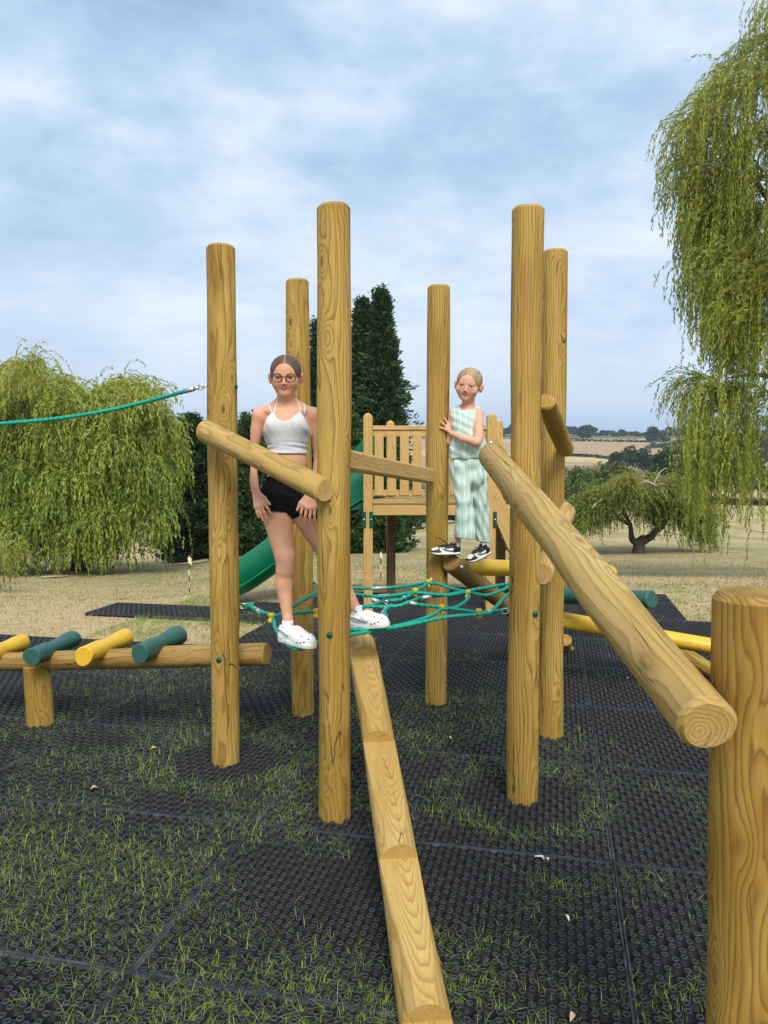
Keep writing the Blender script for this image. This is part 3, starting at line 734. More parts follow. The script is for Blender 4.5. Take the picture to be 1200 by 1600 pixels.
# ---- rope net
net = thing('rope_net', 'green rope spider net with yellow connectors strung inside the six posts', 'rope net', (ctr.x, ctr.y, .8))
ZN = .80
def nw(p):
    z = p[2] if len(p) > 2 else ZN; return G(p[0], p[1], z)
LF = .745    # rope height under the girl's lower shoe
ROPES = [
    [(379, 946, .84), (386, 945, .84), (400, 953, .83), (424, 962, .81), (430, 980, .78), (436, 991, .765), (448, 1006, .738), (462, 1013, .726), (482, 1011, .734), (500, 1002, .765), (512, 996, .80)],
    [(424, 962, .81), (436, 961, .805), (460, 946, .81), (497, 925, .82), (530, 917, .83), (554, 919, .84), (610, 918, .84), (640, 915, .84), (668, 910, .84)],
    [(436, 962, .805), (462, 958, .80), (494, 955, .79), (540, 951, .79), (575, 947, .79), (600, 939, .80), (620, 938, .80), (635, 933, .81), (649, 924, .825), (669, 911, .84), (680, 899, .86)],
    [(488, 909, .86), (496, 912, .85), (520, 920, .84), (554, 928, .83), (590, 932, .83), (618, 930, .83), (645, 926, .825), (665, 927, .82), (700, 930, .81), (731, 926, .81), (760, 930, .82), (785, 922, .83), (800, 914, .84)],
    [(669, 911, .84), (684, 912, .84), (704, 919, .82), (731, 925, .815), ],
    [(494, 955, .79), (530, 958, .78), (560, 948, .79), (596, 948, .79), (620, 947, .79), (640, 941, .80), (656, 934, .80), (672, 932, .80), (700, 929, .81), (731, 923, .815), (760, 918, .83), (790, 913, .84), (806, 910, .85)],
    [(633, 941, .80), (650, 944, .79), (690, 949, .79), (720, 953, .79), (748, 957, .80), (768, 956, .81), (785, 953, .83), (800, 950, .85)],
    [(733, 930, .81), (729, 938, .80), (718, 946, .79), (704, 951, .785), (690, 952, .785)],
    [(690, 952, .785), (678, 960, .78), (655, 969, .77), (625, 977, .77), (594, 983, .77), (575, 984, .775), (545, 984, .78), (520, 990, .80)],
    [(505, 1000, .80), (545, 992, .77), (590, 985, .765), (640, 976, .77), (700, 964, .785), (748, 960, .80), (768, 957, .81)],
    [(768, 956, .81), (778, 945, .82), (790, 932, .83), (806, 920, .84)],
    [(604, 962, .78), (600, 955, .785), (612, 945, .79)],
]
bm = bmesh.new()
for Pn in ROPES: tube(bm, resample(catmull([nw(p) for p in Pn], 10), .0055), .0098, 12, 3, .040)
from_bm('rope', bm, ROPE, net)
# eye loop at the left post
def conn(px, py, z, s=1.0, tilt=0.0):
    c = G(px, py, z); bm = bmesh.new()
    for k in (-1, 1):
        prof = [(.0, -.020), (.0165, -.020), (.0165, -.009), (.0115, -.004), (.0115, .004), (.0165, .009), (.0165, .020), (0, .020)]
        ring = []
    seg = 12; rings = []
    for r_, h in ((.010, -.0225), (.0145, -.021), (.0145, -.010), (.0105, -.004), (.0105, .004), (.0145, .010), (.0145, .021), (.010, .0225)):
        rings.append([bm.verts.new((r_ * 1.15 * math.cos(2 * math.pi * q / seg) * s, r_ * math.sin(2 * math.pi * q / seg) * s, h * s)) for q in range(seg)])
    for i_ in range(len(rings) - 1):
        for q in range(seg): bm.faces.new((rings[i_][q], rings[i_][(q + 1) % seg], rings[i_ + 1][(q + 1) % seg], rings[i_ + 1][q]))
    bm.faces.new(rings[-1]); bm.faces.new(list(reversed(rings[0])))
    o = from_bm('connector', bm, PL_YEL, net, loc=c, smooth=False); o.rotation_euler = (0, R(tilt), R(20)); return o
for px, py, z, tl in ((424, 965, .805, 0), (494, 958, .79, 0), (669, 911, .84, 8), (649, 925, .825, -4), (731, 928, .81, 0), (690, 951, .787, 10), (748, 958, .80, 6), (580, 981, .775, -20), (486, 905, .80, 0)):
    conn(px, py, z, 1.05, tl)
def fer(p, q):
    bm = bmesh.new(); a, b = nw(p), nw(q); tube(bm, [a, b], .0115, 10); from_bm('ferrule', bm, FERRULE, net)
for p, q in (((396, 950, .83), (405, 955, .828)), (((493, 910, .855)), (500, 914, .85)), ((580, 919.5, .84), (604, 918.5, .84)), ((590, 932, .83), (609, 930.5, .83)), ((598, 939, .80), (622, 937, .80)),
             ((660, 934, .80), (680, 931, .80)), ((636, 941, .80), (651, 944, .79)), ((761, 956, .81), (770, 956, .81)), ((672, 907, .85), (677, 902, .86)), ((598, 959, .78), (605, 947, .785)), ((580, 936, .82), (592, 940, .805))): fer(p, q)
def eye(px, py, z, rr=.014):
    c = G(px, py, z); bm = bmesh.new(); tube(bm, [c + Vector((math.cos(t) * rr * 1.3, 0, math.sin(t) * rr)) for t in np.linspace(0, 6.283, 15)], .0035, 6, cap=False)
    from_bm('eye_bolt', bm, STEEL, net, smooth=True)
eye(379, 947, .84); eye(486, 908, .86); eye(682, 899, .865); eye(789, 955, .84); eye(631, 934, .81, .009); eye(603, 941, .80, .009)
bm = bmesh.new(); c = G(388, 947, .835)
tube(bm, [c + Vector((math.cos(t) * .024, .004 * math.sin(2 * t), math.sin(t) * .013)) for t in np.linspace(0, 6.283, 20)], .008, 8, cap=False); from_bm('rope_loop', bm, ROPE, net)

# ================================================================== TOWER
tw = thing('play_tower', 'small wooden play tower with railed deck behind the climbing frame', 'play tower', W(670, 800, 8.8) * 1.0); tw.location.z = 0
TD, TB = 8.15, 9.45
SQ = .098
def sq_post(name, px, topy, d, mat=BOARD, s=SQ, cap=True, z0=-.02, parent=tw):
    T = W(px, topy, d); bm = bmesh.new(); h = T.z - z0
    box(bm, (0, 0, h / 2), (s, s, h), bev=.006)
    if cap:
        pass
    o = from_bm(name, bm, mat, parent, loc=Vector((T.x, d, z0)))
    if cap:
        bm = bmesh.new(); bmesh.ops.create_cone(bm, cap_ends=True, segments=4, radius1=s * .68, radius2=s * .15, depth=.03)
        bmesh.ops.rotate(bm, verts=bm.verts, matrix=Matrix.Rotation(R(45), 3, 'Z'))
        bm2 = from_bm('post_cap', bm, WHITE if False else BOARD, None)
        bm2.parent = o; bm2.location = (0, 0, h + .016)
    return o, T
pL, TL_ = sq_post('corner_post', 575, 650, TD); pR, TR_ = sq_post('corner_post', 768, 650, TD)
pBL, TBL_ = sq_post('corner_post', 610, 661, TB, BOARD); pBR, TBR_ = sq_post('corner_post', 779, 659, TB, BOARD)
xL, xR = TL_.x, TR_.x; yB = TB; xBL, xBR = TBL_.x, TBR_.x
zD = W(600, 783, TD).z; zT = W(600, 673, TD).z
def bar(name, a, b, sx, sz, mat=BOARD, parent=tw, bev=.004):
    """box running a -> b with thickness sx across and sz up"""
    a, b = Vector(a), Vector(b); ln = (b - a).length; bm = bmesh.new(); box(bm, (0, 0, ln / 2), (sx, sz, ln), bev=bev)
    o = from_bm(name, bm, mat, parent, loc=a); o.rotation_euler = axis_rot(a, b).to_euler(); return o
h2 = SQ / 2
def y_side(x0, y0, x1, y1):   # rail panel between two posts
    d = Vector((x1 - x0, y1 - y0, 0)); ln = d.length; d.normalize(); nrm = Vector((-d.y, d.x, 0))
    A = Vector((x0, y0, 0)) + d * (h2 + .001); B = Vector((x1, y1, 0)) - d * (h2 + .001)
    bar('handrail', A + Vector((0, 0, zT + .03)), B + Vector((0, 0, zT + .03)), .07, .045)
    bar('top_rail', A + Vector((0, 0, zT - .03)), B + Vector((0, 0, zT - .03)), .04, .07)
    bar('bottom_rail', A + Vector((0, 0, zD + .085)), B + Vector((0, 0, zD + .085)), .04, .07)
    k = max(2, int(round((B - A).length / .132)))
    for q in range(k):
        c = A.lerp(B, (q + .5) / k) + nrm * .031 * (-1)
        bm = bmesh.new(); box(bm, (0, 0, 0), (.095, .020, zT - zD - .09), bev=.003)
        o = from_bm('baluster', bm, BOARD, tw, loc=Vector((c.x, c.y, (zT + zD) / 2 + .015))); o.rotation_euler = (0, 0, math.atan2(d.y, d.x))
y_side(xL, TD, xR, TD)
y_side(xBL + .55, TB, xBR, TB)
y_side(xL, TD, xBL, TB) if False else None
for (xa, ya, xb, yb) in ((xL, TD, xR, TD), (xBL, TB, xBR, TB), (xL, TD, xBL, TB), (xR, TD, xBR, TB)):
    d = Vector((xb - xa, yb - ya, 0)).normalized()
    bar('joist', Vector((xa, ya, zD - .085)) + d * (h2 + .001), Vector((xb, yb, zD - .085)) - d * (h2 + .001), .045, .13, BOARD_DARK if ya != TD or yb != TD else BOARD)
nb_ = 10
for k in range(nb_):
    t0, t1 = k / nb_, (k + 1) / nb_
    y0 = TD + .055 + (TB - TD - .11) * (t0 + t1) / 2
    xa = xL + (xBL - xL) * (t0 + t1) / 2; xb = xR + (xBR - xR) * (t0 + t1) / 2
    bm = bmesh.new(); box(bm, (0, 0, 0), (xb - xa - .12, (TB - TD) / nb_ - .012, .028), bev=.003)
    from_bm('deck_board', bm, BOARD, tw, loc=Vector(((xa + xb) / 2, y0, zD + .0)))
bar('deck_edge', (xL + h2 + .001, TD - .02, zD - .003), (xR - h2 - .001, TD - .02, zD - .003), .03, .05, WOOD_PALE)
# legs under the deck, board colour darkened for the shade there
for px, d in ((611.5, TB - .25), (789 - 6, TB - .25)):
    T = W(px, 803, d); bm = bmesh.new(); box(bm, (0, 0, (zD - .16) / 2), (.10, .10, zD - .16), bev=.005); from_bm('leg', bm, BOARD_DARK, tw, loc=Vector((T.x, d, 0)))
# brackets
for px, py in ((569, 812), (580, 812), (762, 812), (773.5, 812)):
    c = W(px, py, TD - h2 - .007); bm = bmesh.new(); box(bm, (0, 0, 0), (.040, .012, .17), bev=.004); o = from_bm('bracket', bm, CAP_GRN, tw, loc=c)
    dome_bolt('bolt', c + Vector((0, -.006, 0)), (0, -1, 0), .010, STEEL, o)
dome_bolt('bolt', W(767, 692, TD - h2), (0, -1, 0), .020, STEEL, tw)
# green grab handle seen between the slats
bm = bmesh.new(); Hh = [W(608, 714, TB - .6), W(608, 745, TB - .6), W(609, 770, TB - .6), W(613, 777, TB - .6)]; tube(bm, catmull(Hh, 6), .03, 8); from_bm('grab_handle', bm, PL_GRN, tw)
# access ramp with handrails falling away on the right
for dy in (0, .85):
    y0 = TD + .35 + dy * .9
    for z0, z1, hh in ((zT + .02, zT - 1.02, .085), (zT - .40, zT - 1.30, .085) if dy else (zD + .02, zD - 1.05, .15)):
        bar('ramp_rail', (xR + .07, y0, z0), (xR + .55, y0 + .1, z1), .035, hh)
for k in range(7):
    t = (k + .5) / 7; bm = bmesh.new(); box(bm, (0, 0, 0), (.14, .72, .03), bev=.003); from_bm('ramp_tread', bm, BOARD, tw, loc=Vector((xR + .10 + .45 * t, TD + .78, zD + .04 - 1.02 * t)))

# ---- slide
sl = thing('slide', 'dark green plastic slide coming off the left of the tower', 'slide', (-1.2, 8.7, 0))
xs0 = xBL - .12; SP = [(xs0, 1.20), (xs0 - .20, 1.18), (xs0 - .50, .98), (xs0 - .95, .64), (xs0 - 1.40, .31), (xs0 - 1.62, .19), (xs0 - 1.86, .16)]
sp_ = catmull([Vector((x, 0, z)) for x, z in SP], 6)
sp_s = [Vector((p.x, 8.85 - .0 * i_, p.z)) for i_, p in enumerate(sp_)]
bm = bmesh.new(); prof = [(-.33, .27), (-.30, .29), (-.26, .25), (-.22, .03), (-.15, 0), (.15, 0), (.22, .03), (.26, .25), (.30, .29), (.33, .27), (.315, .12), (.26, -.06), (.18, -.09), (-.18, -.09), (-.26, -.06), (-.315, .12)]
rings = []
for i_, p in enumerate(sp_s):
    t = (sp_s[min(i_ + 1, len(sp_s) - 1)] - sp_s[max(i_ - 1, 0)]).normalized(); up = Vector((0, 1, 0)).cross(t); up = up if up.z > 0 else -up
    hs = 1.0 + .5 * max(0, 1 - i_ / 9)
    rings.append([bm.verts.new(p + Vector((0, q, 0)) + up * (h * (hs if h > 0 else 1))) for q, h in prof])
m_ = len(prof)
for i_ in range(len(rings) - 1):
    for k in range(m_): bm.faces.new((rings[i_][k], rings[i_][(k + 1) % m_], rings[i_ + 1][(k + 1) % m_], rings[i_ + 1][k])).smooth = True
bm.faces.new(rings[0]); bm.faces.new(list(reversed(rings[-1]))); bmesh.ops.recalc_face_normals(bm, faces=bm.faces[:])
from_bm('chute', bm, PL_GRN, sl)
bm = bmesh.new()
for zoff in (.07,):
    pass
tube(bm, [Vector((p.x, 8.85 - .335, p.z + .02)) for p in sp_s[4:-2]], .014, 6); from_bm('side_rib', bm, PL_GRN, sl)
bm = bmesh.new(); tube(bm, [(xs0 - 1.8, 8.85, .14), (xs0 - 1.8, 8.85, -.02)], .035, 8); from_bm('foot', bm, PL_GRN, sl)
for s_ in (-.30, .30):   # moulded side wings at the top of the slide
    bm = bmesh.new()
    q = [(xs0 + .02, .0), (xs0 + .02, .66), (xs0 - .16, .70), (xs0 - .34, .50), (xs0 - .50, .20), (xs0 - .52, -.14), (xs0 - .1, -.1)]
    A_ = [bm.verts.new((x, 8.85 + s_ - .02, 1.20 + z)) for x, z in q]; B_ = [bm.verts.new((x, 8.85 + s_ + .02, 1.20 + z)) for x, z in q]
    bm.faces.new(A_); bm.faces.new(list(reversed(B_)))
    for k in range(len(q)): bm.faces.new((A_[k], B_[k], B_[(k + 1) % len(q)], A_[(k + 1) % len(q)]))
    bmesh.ops.recalc_face_normals(bm, faces=bm.faces[:]); from_bm('side_wing', bm, PL_GRN, sl)
# ---- golf flags
m_bw, nt, p = new_mat('striped_stick'); tcx = N(nt, 'ShaderNodeTexCoord'); spx = N(nt, 'ShaderNodeSeparateXYZ'); L(nt, tcx.outputs['Object'], spx.inputs[0])
L(nt, ramp(nt, M(nt, 'FRACT', M(nt, 'MULTIPLY', spx.outputs[2], 3.2)), [(.0, .03), (.5, .7)], 'CONSTANT'), p.inputs['Base Color'])
m_flag = plain('faded_flag', (.62, .58, .30), .8)
def flag(px, by, ty, lab, lean=0):
    # solve the distance whose terrain shows at the foot
    ds = np.linspace(11, 60, 200); zz_ = np.array([W(px, by, q).z - tzf(W(px, by, q).x, q) for q in ds]); d = ds[np.argmin(np.abs(zz_))]
    b = W(px, by, d); b.z = tzf(b.x, b.y); h = (by - ty) * d / F; f = thing('golf_flag', lab, 'golf flag', b)
    bm = bmesh.new(); tube(bm, [(0, 0, 0), (lean * h, 0, h)], max(.009, .00065 * d), 6); o = from_bm('pole', bm, m_bw, None); o.parent = f
    bm = bmesh.new(); fl = h * .26; pts = [(0, 0, h), (fl * .22, .03, h - fl * .35), (fl * .30, -.02, h - fl), (fl * .05, .0, h - fl * .85), (-fl * .12, 0, h - fl * .4)]
    A_ = [bm.verts.new((x + lean * h, y - .004, z)) for x, y, z in pts]; B_ = [bm.verts.new((x + lean * h, y + .004, z)) for x, y, z in pts]; bm.faces.new(A_); bm.faces.new(list(reversed(B_)))
    for k in range(5): bm.faces.new((A_[k], B_[k], B_[(k + 1) % 5], A_[(k + 1) % 5]))
    bmesh.ops.recalc_face_normals(bm, faces=bm.faces[:]); o = from_bm('flag', bm, m_flag, None); o.parent = f
    print('flag', px, d, h)
flag(296, 928, 866, 'short striped golf flag on the slope left of the left post')
flag(595, 905, 862, 'striped golf flag seen under the play tower', .0)
# ================================================================== TREES
m_bark, nt, p = new_mat('bark'); tcb = N(nt, 'ShaderNodeTexCoord')
q_ = N(nt, 'ShaderNodeMapping'); q_.inputs['Scale'].default_value = (6, 6, 1.2); L(nt, tcb.outputs['Object'], q_.inputs[0])
nb1 = noise(nt, q_.outputs[0], 1.5, 6, .7); L(nt, ramp(nt, nb1.outputs[0], [(.3, (.035, .026, .018)), (.7, (.13, .10, .075))]), p.inputs['Base Color']); p.inputs['Roughness'].default_value = .9
bump(nt, p, nb1.outputs[0], .8, .05)
m_dead = plain('dead_branch', (.50, .47, .42), .8)

def leaf_cards(name, C, D, ln, wd, tint, mat, parent=None, loc=None):
    """one pointed four-cornered leaf per centre, long axis D"""
    n = len(C); D = D / (np.linalg.norm(D, axis=1, keepdims=True) + 1e-9)
    r = rng.normal(size=(n, 3)); S = np.cross(D, r); S /= (np.linalg.norm(S, axis=1, keepdims=True) + 1e-9)
    ln = np.broadcast_to(ln, n)[:, None]; wd = np.broadcast_to(wd, n)[:, None]
    V = np.stack([C - D * ln * .5, C - D * ln * .05 + S * wd * .5, C + D * ln * .5, C - D * ln * .05 - S * wd * .5], 1).reshape(-1, 3)
    if loc is not None: V = V - np.array(loc)
    Q = np.arange(n * 4).reshape(-1, 4); me = np_mesh(name, V, Q); vcol(me, np.repeat(tint, 4, axis=0))
    o = bpy.data.objects.new(name, me); COL.objects.link(o); me.materials.append(mat)
    if parent is not None: o.parent = parent
    elif loc is not None: o.location = loc
    return o
def limbs(paths, loc):
    bm = bmesh.new()
    for P, r0, r1 in paths:
        P = catmull(P, 5); n = len(P); tube(bm, [Vector(q) - Vector(loc) for q in P], [r0 + (r1 - r0) * k / (n - 1) for k in range(n)], 8)
    return bm
def branchy(base, tips, r0, r1, sag=.0):
    """a trunk that forks towards the tips"""
    out = []
    for t in tips:
        a = Vector(base); b = Vector(t); m = a.lerp(b, .5) + Vector((random.uniform(-.1, .1), random.uniform(-.1, .1), (b - a).length * .12)) 
        out.append(([a, m, b], r0, r1))
    return out
def joined_trunk(name, paths, loc, parent, mat=None):
    """limbs fused to one surface"""
    bm = limbs(paths, loc); me = bpy.data.meshes.new(name); bm.to_mesh(me); bm.free()
    o = bpy.data.objects.new(name, me); COL.objects.link(o); me.materials.append(mat or m_bark); o.parent = parent
    me.polygons.foreach_set('use_smooth', [True] * len(me.polygons)); return o

def strands(starts, dirs, lens, step, ln, wd, c0, c1, droop=1.0, curl=.12, gt=None):
    """hanging willow strands: each leaves along dirs and bends to vertical"""
    S = len(starts); C, D, T = [], [], []
    smx = int(max(lens) / step) + 1
    pos = starts.copy(); v = dirs / (np.linalg.norm(dirs, axis=1, keepdims=True) + 1e-9)
    tintS = rng.random((S, 1)) * .6 + .4 * np.asarray(gt)[:, None] if gt is not None else rng.random((S, 1)); wob = rng.uniform(0, 6.28, (S, 2)); sway = rng.normal(0, curl, (S, 2))
    for k in range(smx):
        alive = lens > k * step
        if not alive.any(): break
        v = v.copy(); v[:, 2] -= droop * step * 2.2; v[:, 0] += sway[:, 0] * step; v[:, 1] += sway[:, 1] * step
        v /= np.linalg.norm(v, axis=1, keepdims=True); pos = pos + v * step
        a = alive; jit = rng.normal(0, ln * .17, (a.sum(), 3))
        C.append(pos[a] + jit); dd = v[a] + rng.normal(0, .27, (a.sum(), 3)); D.append(dd)
        t = np.clip(tintS[a] * .75 + rng.random((a.sum(), 1)) * .35, 0, 1); T.append(np.array(c0) * (1 - t) + np.array(c1) * t)
    C, D, T = map(np.concatenate, (C, D, T)); n = len(C)
    return C, D, rng.uniform(.7, 1.3, n) * ln, rng.uniform(.7, 1.3, n) * wd, T

def foot(px, d): x = W(px, 724, d).x; return Vector((x, d, tzf(x, d)))

# ---- big weeping willow on the right, its crown mostly outside the frame
bw = foot(1370, 18.5); wt = thing('willow_tree', 'tall weeping willow hanging into the frame at upper right', 'tree', bw)
ST, DR, LN, GT = [], [], [], []
def tassel(px, py, d, n, spread, length, dx=-1.0, up=.35):
    c = np.array(W(px, py, d)); s = spread * d / F
    st = c + rng.normal(0, 1, (n, 3)) * np.array([s, s * 1.3, s * .55])
    ST.append(st); GT.append(np.full(n, random.random())); DR.append(np.stack([rng.normal(dx, .5, n), rng.normal(0, .6, n), rng.normal(up, .25, n)], -1)); LN.append(np.abs(rng.normal(length * d / F, length * d / F * .3, n)) + .15)
# outline of the left side of the crown, top to bottom: (px, py, strand length in px)
OUT = [(1195, 70, 90), (1150, 105, 100), (1125, 150, 90), (1185, 120, 140), (1085, 185, 60), (1110, 200, 110), (1085, 255, 70), (1115, 270, 110), (1150, 230, 150), (1185, 220, 170), (1105, 330, 80), (1130, 340, 120), (1165, 330, 150),
       (1195, 330, 180), (1115, 400, 80), (1140, 425, 90), (1170, 430, 110), (1195, 440, 120), (1145, 490, 60), (1175, 500, 80), (1200, 520, 90), (1190, 470, 110), (1160, 380, 130), (1190, 390, 150), (1150, 300, 130), (1180, 280, 150), (1170, 455, 90)]
for px, py, ln in OUT:
    for q in range(2): tassel(px + 7 + random.uniform(-8, 10), py + random.uniform(-12, 12), random.uniform(17, 20), 28, 15, ln)
for px, py, ln, n in ((1075, 596, 55, 7), (1095, 590, 70, 9), (1110, 600, 130, 12), (1125, 604, 190, 15), (1140, 612, 185, 14), (1155, 610, 190, 14), (1118, 660, 135, 10), (1150, 690, 105, 8), (1168, 600, 60, 8), (1196, 615, 155, 14), (1200, 660, 120, 10), (1132, 700, 120, 8)):
    tassel(px, py, random.uniform(17.4, 18.6), int(n * 2.6), 7, ln * .95, -.4, .1)
for k in range(170):    # the body of the crown beyond the frame edge
    px = random.uniform(1205, 1640); t = (px - 1205) / 435; top = 60 - 190 * math.sin(math.pi * min(1, t * .9 + .1))
    py_ = random.uniform(top, 640)
    if py_ > 440 and px < 1290: continue
    tassel(px, py_, random.uniform(15.6, 22), 13, 24, 170, random.uniform(-.8, .8))
ST, DR, LN, GT = map(np.concatenate, (ST, DR, LN, GT))
C, D, l, w_, T = strands(ST, DR, LN, .036, .125, .028, (.10, .17, .022), (.42, .44, .075), 1.1, gt=GT)
hz = np.clip((C[:, 2:3] - 3) / 8, 0, 1); T = T * (1 - hz * .25) + np.array([.34, .29, .07]) * hz * .25
leaf_cards('crown', C, D, l, w_, T, LEAF, wt, bw); print('willow leaves', len(C))
jn = Vector((bw.x, bw.y, bw.z + 2.6)); paths = [([bw - Vector((0, 0, .2)), bw + Vector((.1, 0, 1.3)), jn], .42, .34)]
for px, py, d in ((1140, 590, 18), (1085, 330, 18.5), (1110, 180, 18), (1180, 110, 19), (1300, -40, 18), (1480, 20, 19), (1600, 260, 18.5), (1180, 450, 19), (1095, 470, 18), (1400, 100, 21), (1500, 400, 16.5)):
    t = W(px, py, d); m1 = jn.lerp(t, .45) + Vector((.2, 0, .9)); paths.append(([jn, m1, jn.lerp(t, .8) + Vector((0, 0, .5)), t], .13, .012))
for k in range(30):
    px, py, ln = random.choice(OUT); t = W(px, py, random.uniform(17, 20)); a = t + Vector((random.uniform(.5, 1.2), random.uniform(-.3, .3), random.uniform(-.9, -.2))); paths.append(([a, a.lerp(t, .5) + Vector((0, 0, .15)), t], .028, .008))
joined_trunk('trunk', paths, bw, wt)

def willow(base, spec, lab, group=None, leafs=(.3, .06), cols=((.075, .105, .02), (.27, .28, .06)), step=.16, name='willow_tree', trunk=None, droop=.8, topc=(.44, .44, .09)):
    o = thing(name, lab, 'tree', base, group); S_, D_, L_, G_ = [], [], [], []
    for (px, py, d, n, sx, sz, ln, dx) in spec:
        c = np.array(W(px, py, d)); k = d / F
        st = c + rng.normal(0, 1, (n, 3)) * np.array([sx * k, sx * k * .8, sz * k]); S_.append(st); G_.append(np.full(n, random.random()))
        D_.append(np.stack([rng.normal(dx, .5, n), rng.normal(-.3, .6, n), rng.normal(.3, .3, n)], -1)); L_.append(np.abs(rng.normal(ln * k, ln * k * .28, n)) + step)
    S_, D_, L_, G_ = map(np.concatenate, (S_, D_, L_, G_))
    C, D, l, w_, T = strands(S_, D_, L_, step, leafs[0], leafs[1], cols[0], cols[1], droop, gt=G_)
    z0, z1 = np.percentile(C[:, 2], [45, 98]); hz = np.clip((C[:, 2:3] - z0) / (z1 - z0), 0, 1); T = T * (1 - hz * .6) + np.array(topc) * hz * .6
    gz = np.array([tzf(x, y) for x, y in C[::50, :2]]).mean() if len(C) > 50 else -99
    keep = C[:, 2] > terrain(C[:, 0], C[:, 1]) + .05
    leaf_cards('crown', C[keep], D[keep], l[keep], w_[keep], T[keep], LEAF, o, base); print(lab[:30], keep.sum())
    if trunk: joined_trunk('trunk', trunk, base, o)
    return o
# ---- big willow on the left
bl_ = foot(120, 41); sp = []
top_line = [(-60, 640), (0, 602), (28, 560), (58, 556), (88, 592), (120, 616), (150, 600), (172, 606), (198, 584), (220, 594), (240, 622), (258, 668)]
for px, py in top_line:
    for q in range(4): sp.append((px + random.uniform(-12, 12), py + 14 + q * 9 + random.uniform(-5, 5), 40 + random.uniform(-3, 3), 30, 9, 8, 46, -.2 if px < 100 else .5))
SHELF = [(60, 588, 62, 39.5, .8), (196, 606, 44, 39.5, .9), (130, 640, 60, 38.5, .6), (-20, 640, 60, 38.5, .7), (226, 655, 34, 39, .8), (60, 668, 60, 37.8, .5), (180, 690, 58, 37.6, .7), (-70, 700, 60, 38, .4), (8, 730, 58, 37.2, .35), (110, 740, 55, 36.8, .5), (220, 725, 34, 38, .55),
         (60, 800, 42, 36.4, .3), (165, 800, 34, 36.8, .4), (-40, 795, 50, 37, .3), (222, 790, 34, 37.6, .45), (120, 822, 16, 36.2, .25), (20, 820, 30, 36.6, .3)]

for (cx_, cy_, r_, d_, t_) in SHELF:
    for q in range(int(r_ / 2.6)):
        u = random.uniform(-1, 1); sp.append((cx_ + u * r_, cy_ + .42 * r_ * u * u + random.uniform(-4, 4), d_ + random.uniform(-.5, 1.6) + abs(u) * 1.2, 17, 5, 4, random.uniform(55, 105) * (1 if cy_ < 760 else .72), u * .8))
for k in range(46):   # dim inner foliage behind the shelves
    px = random.uniform(-100, 245); sp.append((px, random.uniform(640, 800), 42.5 + random.uniform(-.6, 1.5), 20, 16, 14, 90, 0))
tr = [([bl_ - Vector((0, 0, .3)), bl_ + Vector((.3, 0, 2.2)), bl_ + Vector((.1, 0, 3.6))], .55, .42)]
jn = bl_ + Vector((.1, 0, 3.5))
for px, py in ((10, 610), (60, 590), (110, 620), (190, 610), (240, 660), (-60, 680), (150, 700), (30, 720), (220, 740)):
    t = W(px, py + 18, random.uniform(38.5, 42)); tr.append(([jn, jn.lerp(t, .5) + Vector((0, 0, .8)), t], .24, .03))
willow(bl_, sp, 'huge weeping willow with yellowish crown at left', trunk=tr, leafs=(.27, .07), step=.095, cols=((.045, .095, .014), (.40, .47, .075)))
# ---- small weeping tree at the far left edge
b2 = foot(-40, 27); sp = []
for k in range(46):
    px = random.uniform(-120, 30); sp.append((px, 848 + abs(px + 40) * .12 + random.uniform(-6, 26), 26 + random.uniform(-1.5, 1.5), 9, 7, 5, random.uniform(18, 62), .4))
willow(b2, sp, 'small weeping tree at the left frame edge in front of the huge willow', leafs=(.16, .045), step=.10, cols=((.09, .12, .02), (.30, .30, .06)),
       trunk=[([b2 - Vector((0, 0, .2)), b2 + Vector((.1, 0, 1.0)), b2 + Vector((0, 0, 1.7))], .10, .05)])
# ---- gnarled small willow on the right lawn
b3 = foot(999, 46); k3 = 46 / F; sp = []
for k in range(150):
    u = random.uniform(-1, 1); px = 1000 + u * 96; topy = 752 + 34 * abs(u) ** 2.2 + (10 if -.15 < u < .15 else 0) + 6 * math.sin(u * 9)
    sp.append((px, topy + abs(random.gauss(0, 1)) * 20, 46 + random.uniform(-2.6, 2.6) * math.sqrt(max(.05, 1 - u * u)), 60, 7, 4, random.uniform(12, 36), u))
kf = lambda px, py, dd=0: W(px, py, 46 + dd)
tr = [([b3 - Vector((0, 0, .2)), kf(998, 858), kf(1000, 848), kf(1008, 842)], .42, .30), ([kf(998, 850), kf(988, 843), kf(986, 832), kf(983, 815), kf(965, 790)], .24, .07),
      ([kf(1006, 844), kf(1018, 838), kf(1025, 828), kf(1036, 822), kf(1046, 800), kf(1062, 782)], .26, .07), ([kf(1030, 824), kf(1012, 806), kf(1000, 780)], .14, .05), ([kf(984, 820), kf(950, 800), kf(930, 784)], .12, .04), ([kf(1040, 812), kf(1070, 796), kf(1085, 790)], .12, .04)]
wsm = willow(b3, sp, 'small gnarled willow with twisted dark trunk on the right lawn', leafs=(.17, .055), step=.08, cols=((.06, .10, .018), (.28, .32, .06)), trunk=tr, topc=(.32, .31, .07))
kq = lambda px, py: W(px, py, 43.6)
for DB in ([([kq(1040, 778), kq(1030, 762), kq(1022, 757), kq(1027, 745), kq(1033, 736), kq(1042, 731)], .055, .015), ([kq(1024, 757), kq(1036, 756), kq(1046, 762)], .035, .012), ([kq(1022, 778), kq(1030, 769), kq(1042, 766)], .04, .012), ([kq(1022, 757), kq(1010, 752), kq(1002, 754)], .05, .015)], [([kq(925, 794), kq(932, 786), kq(942, 780)], .03, .012)]):
    bm = limbs(DB, b3); me = bpy.data.meshes.new('dead_branch'); bm.to_mesh(me); bm.free(); me.materials.append(m_dead); o = bpy.data.objects.new('dead_branch', me); COL.objects.link(o); o.parent = wsm; me.polygons.foreach_set('use_smooth', [True] * len(me.polygons))

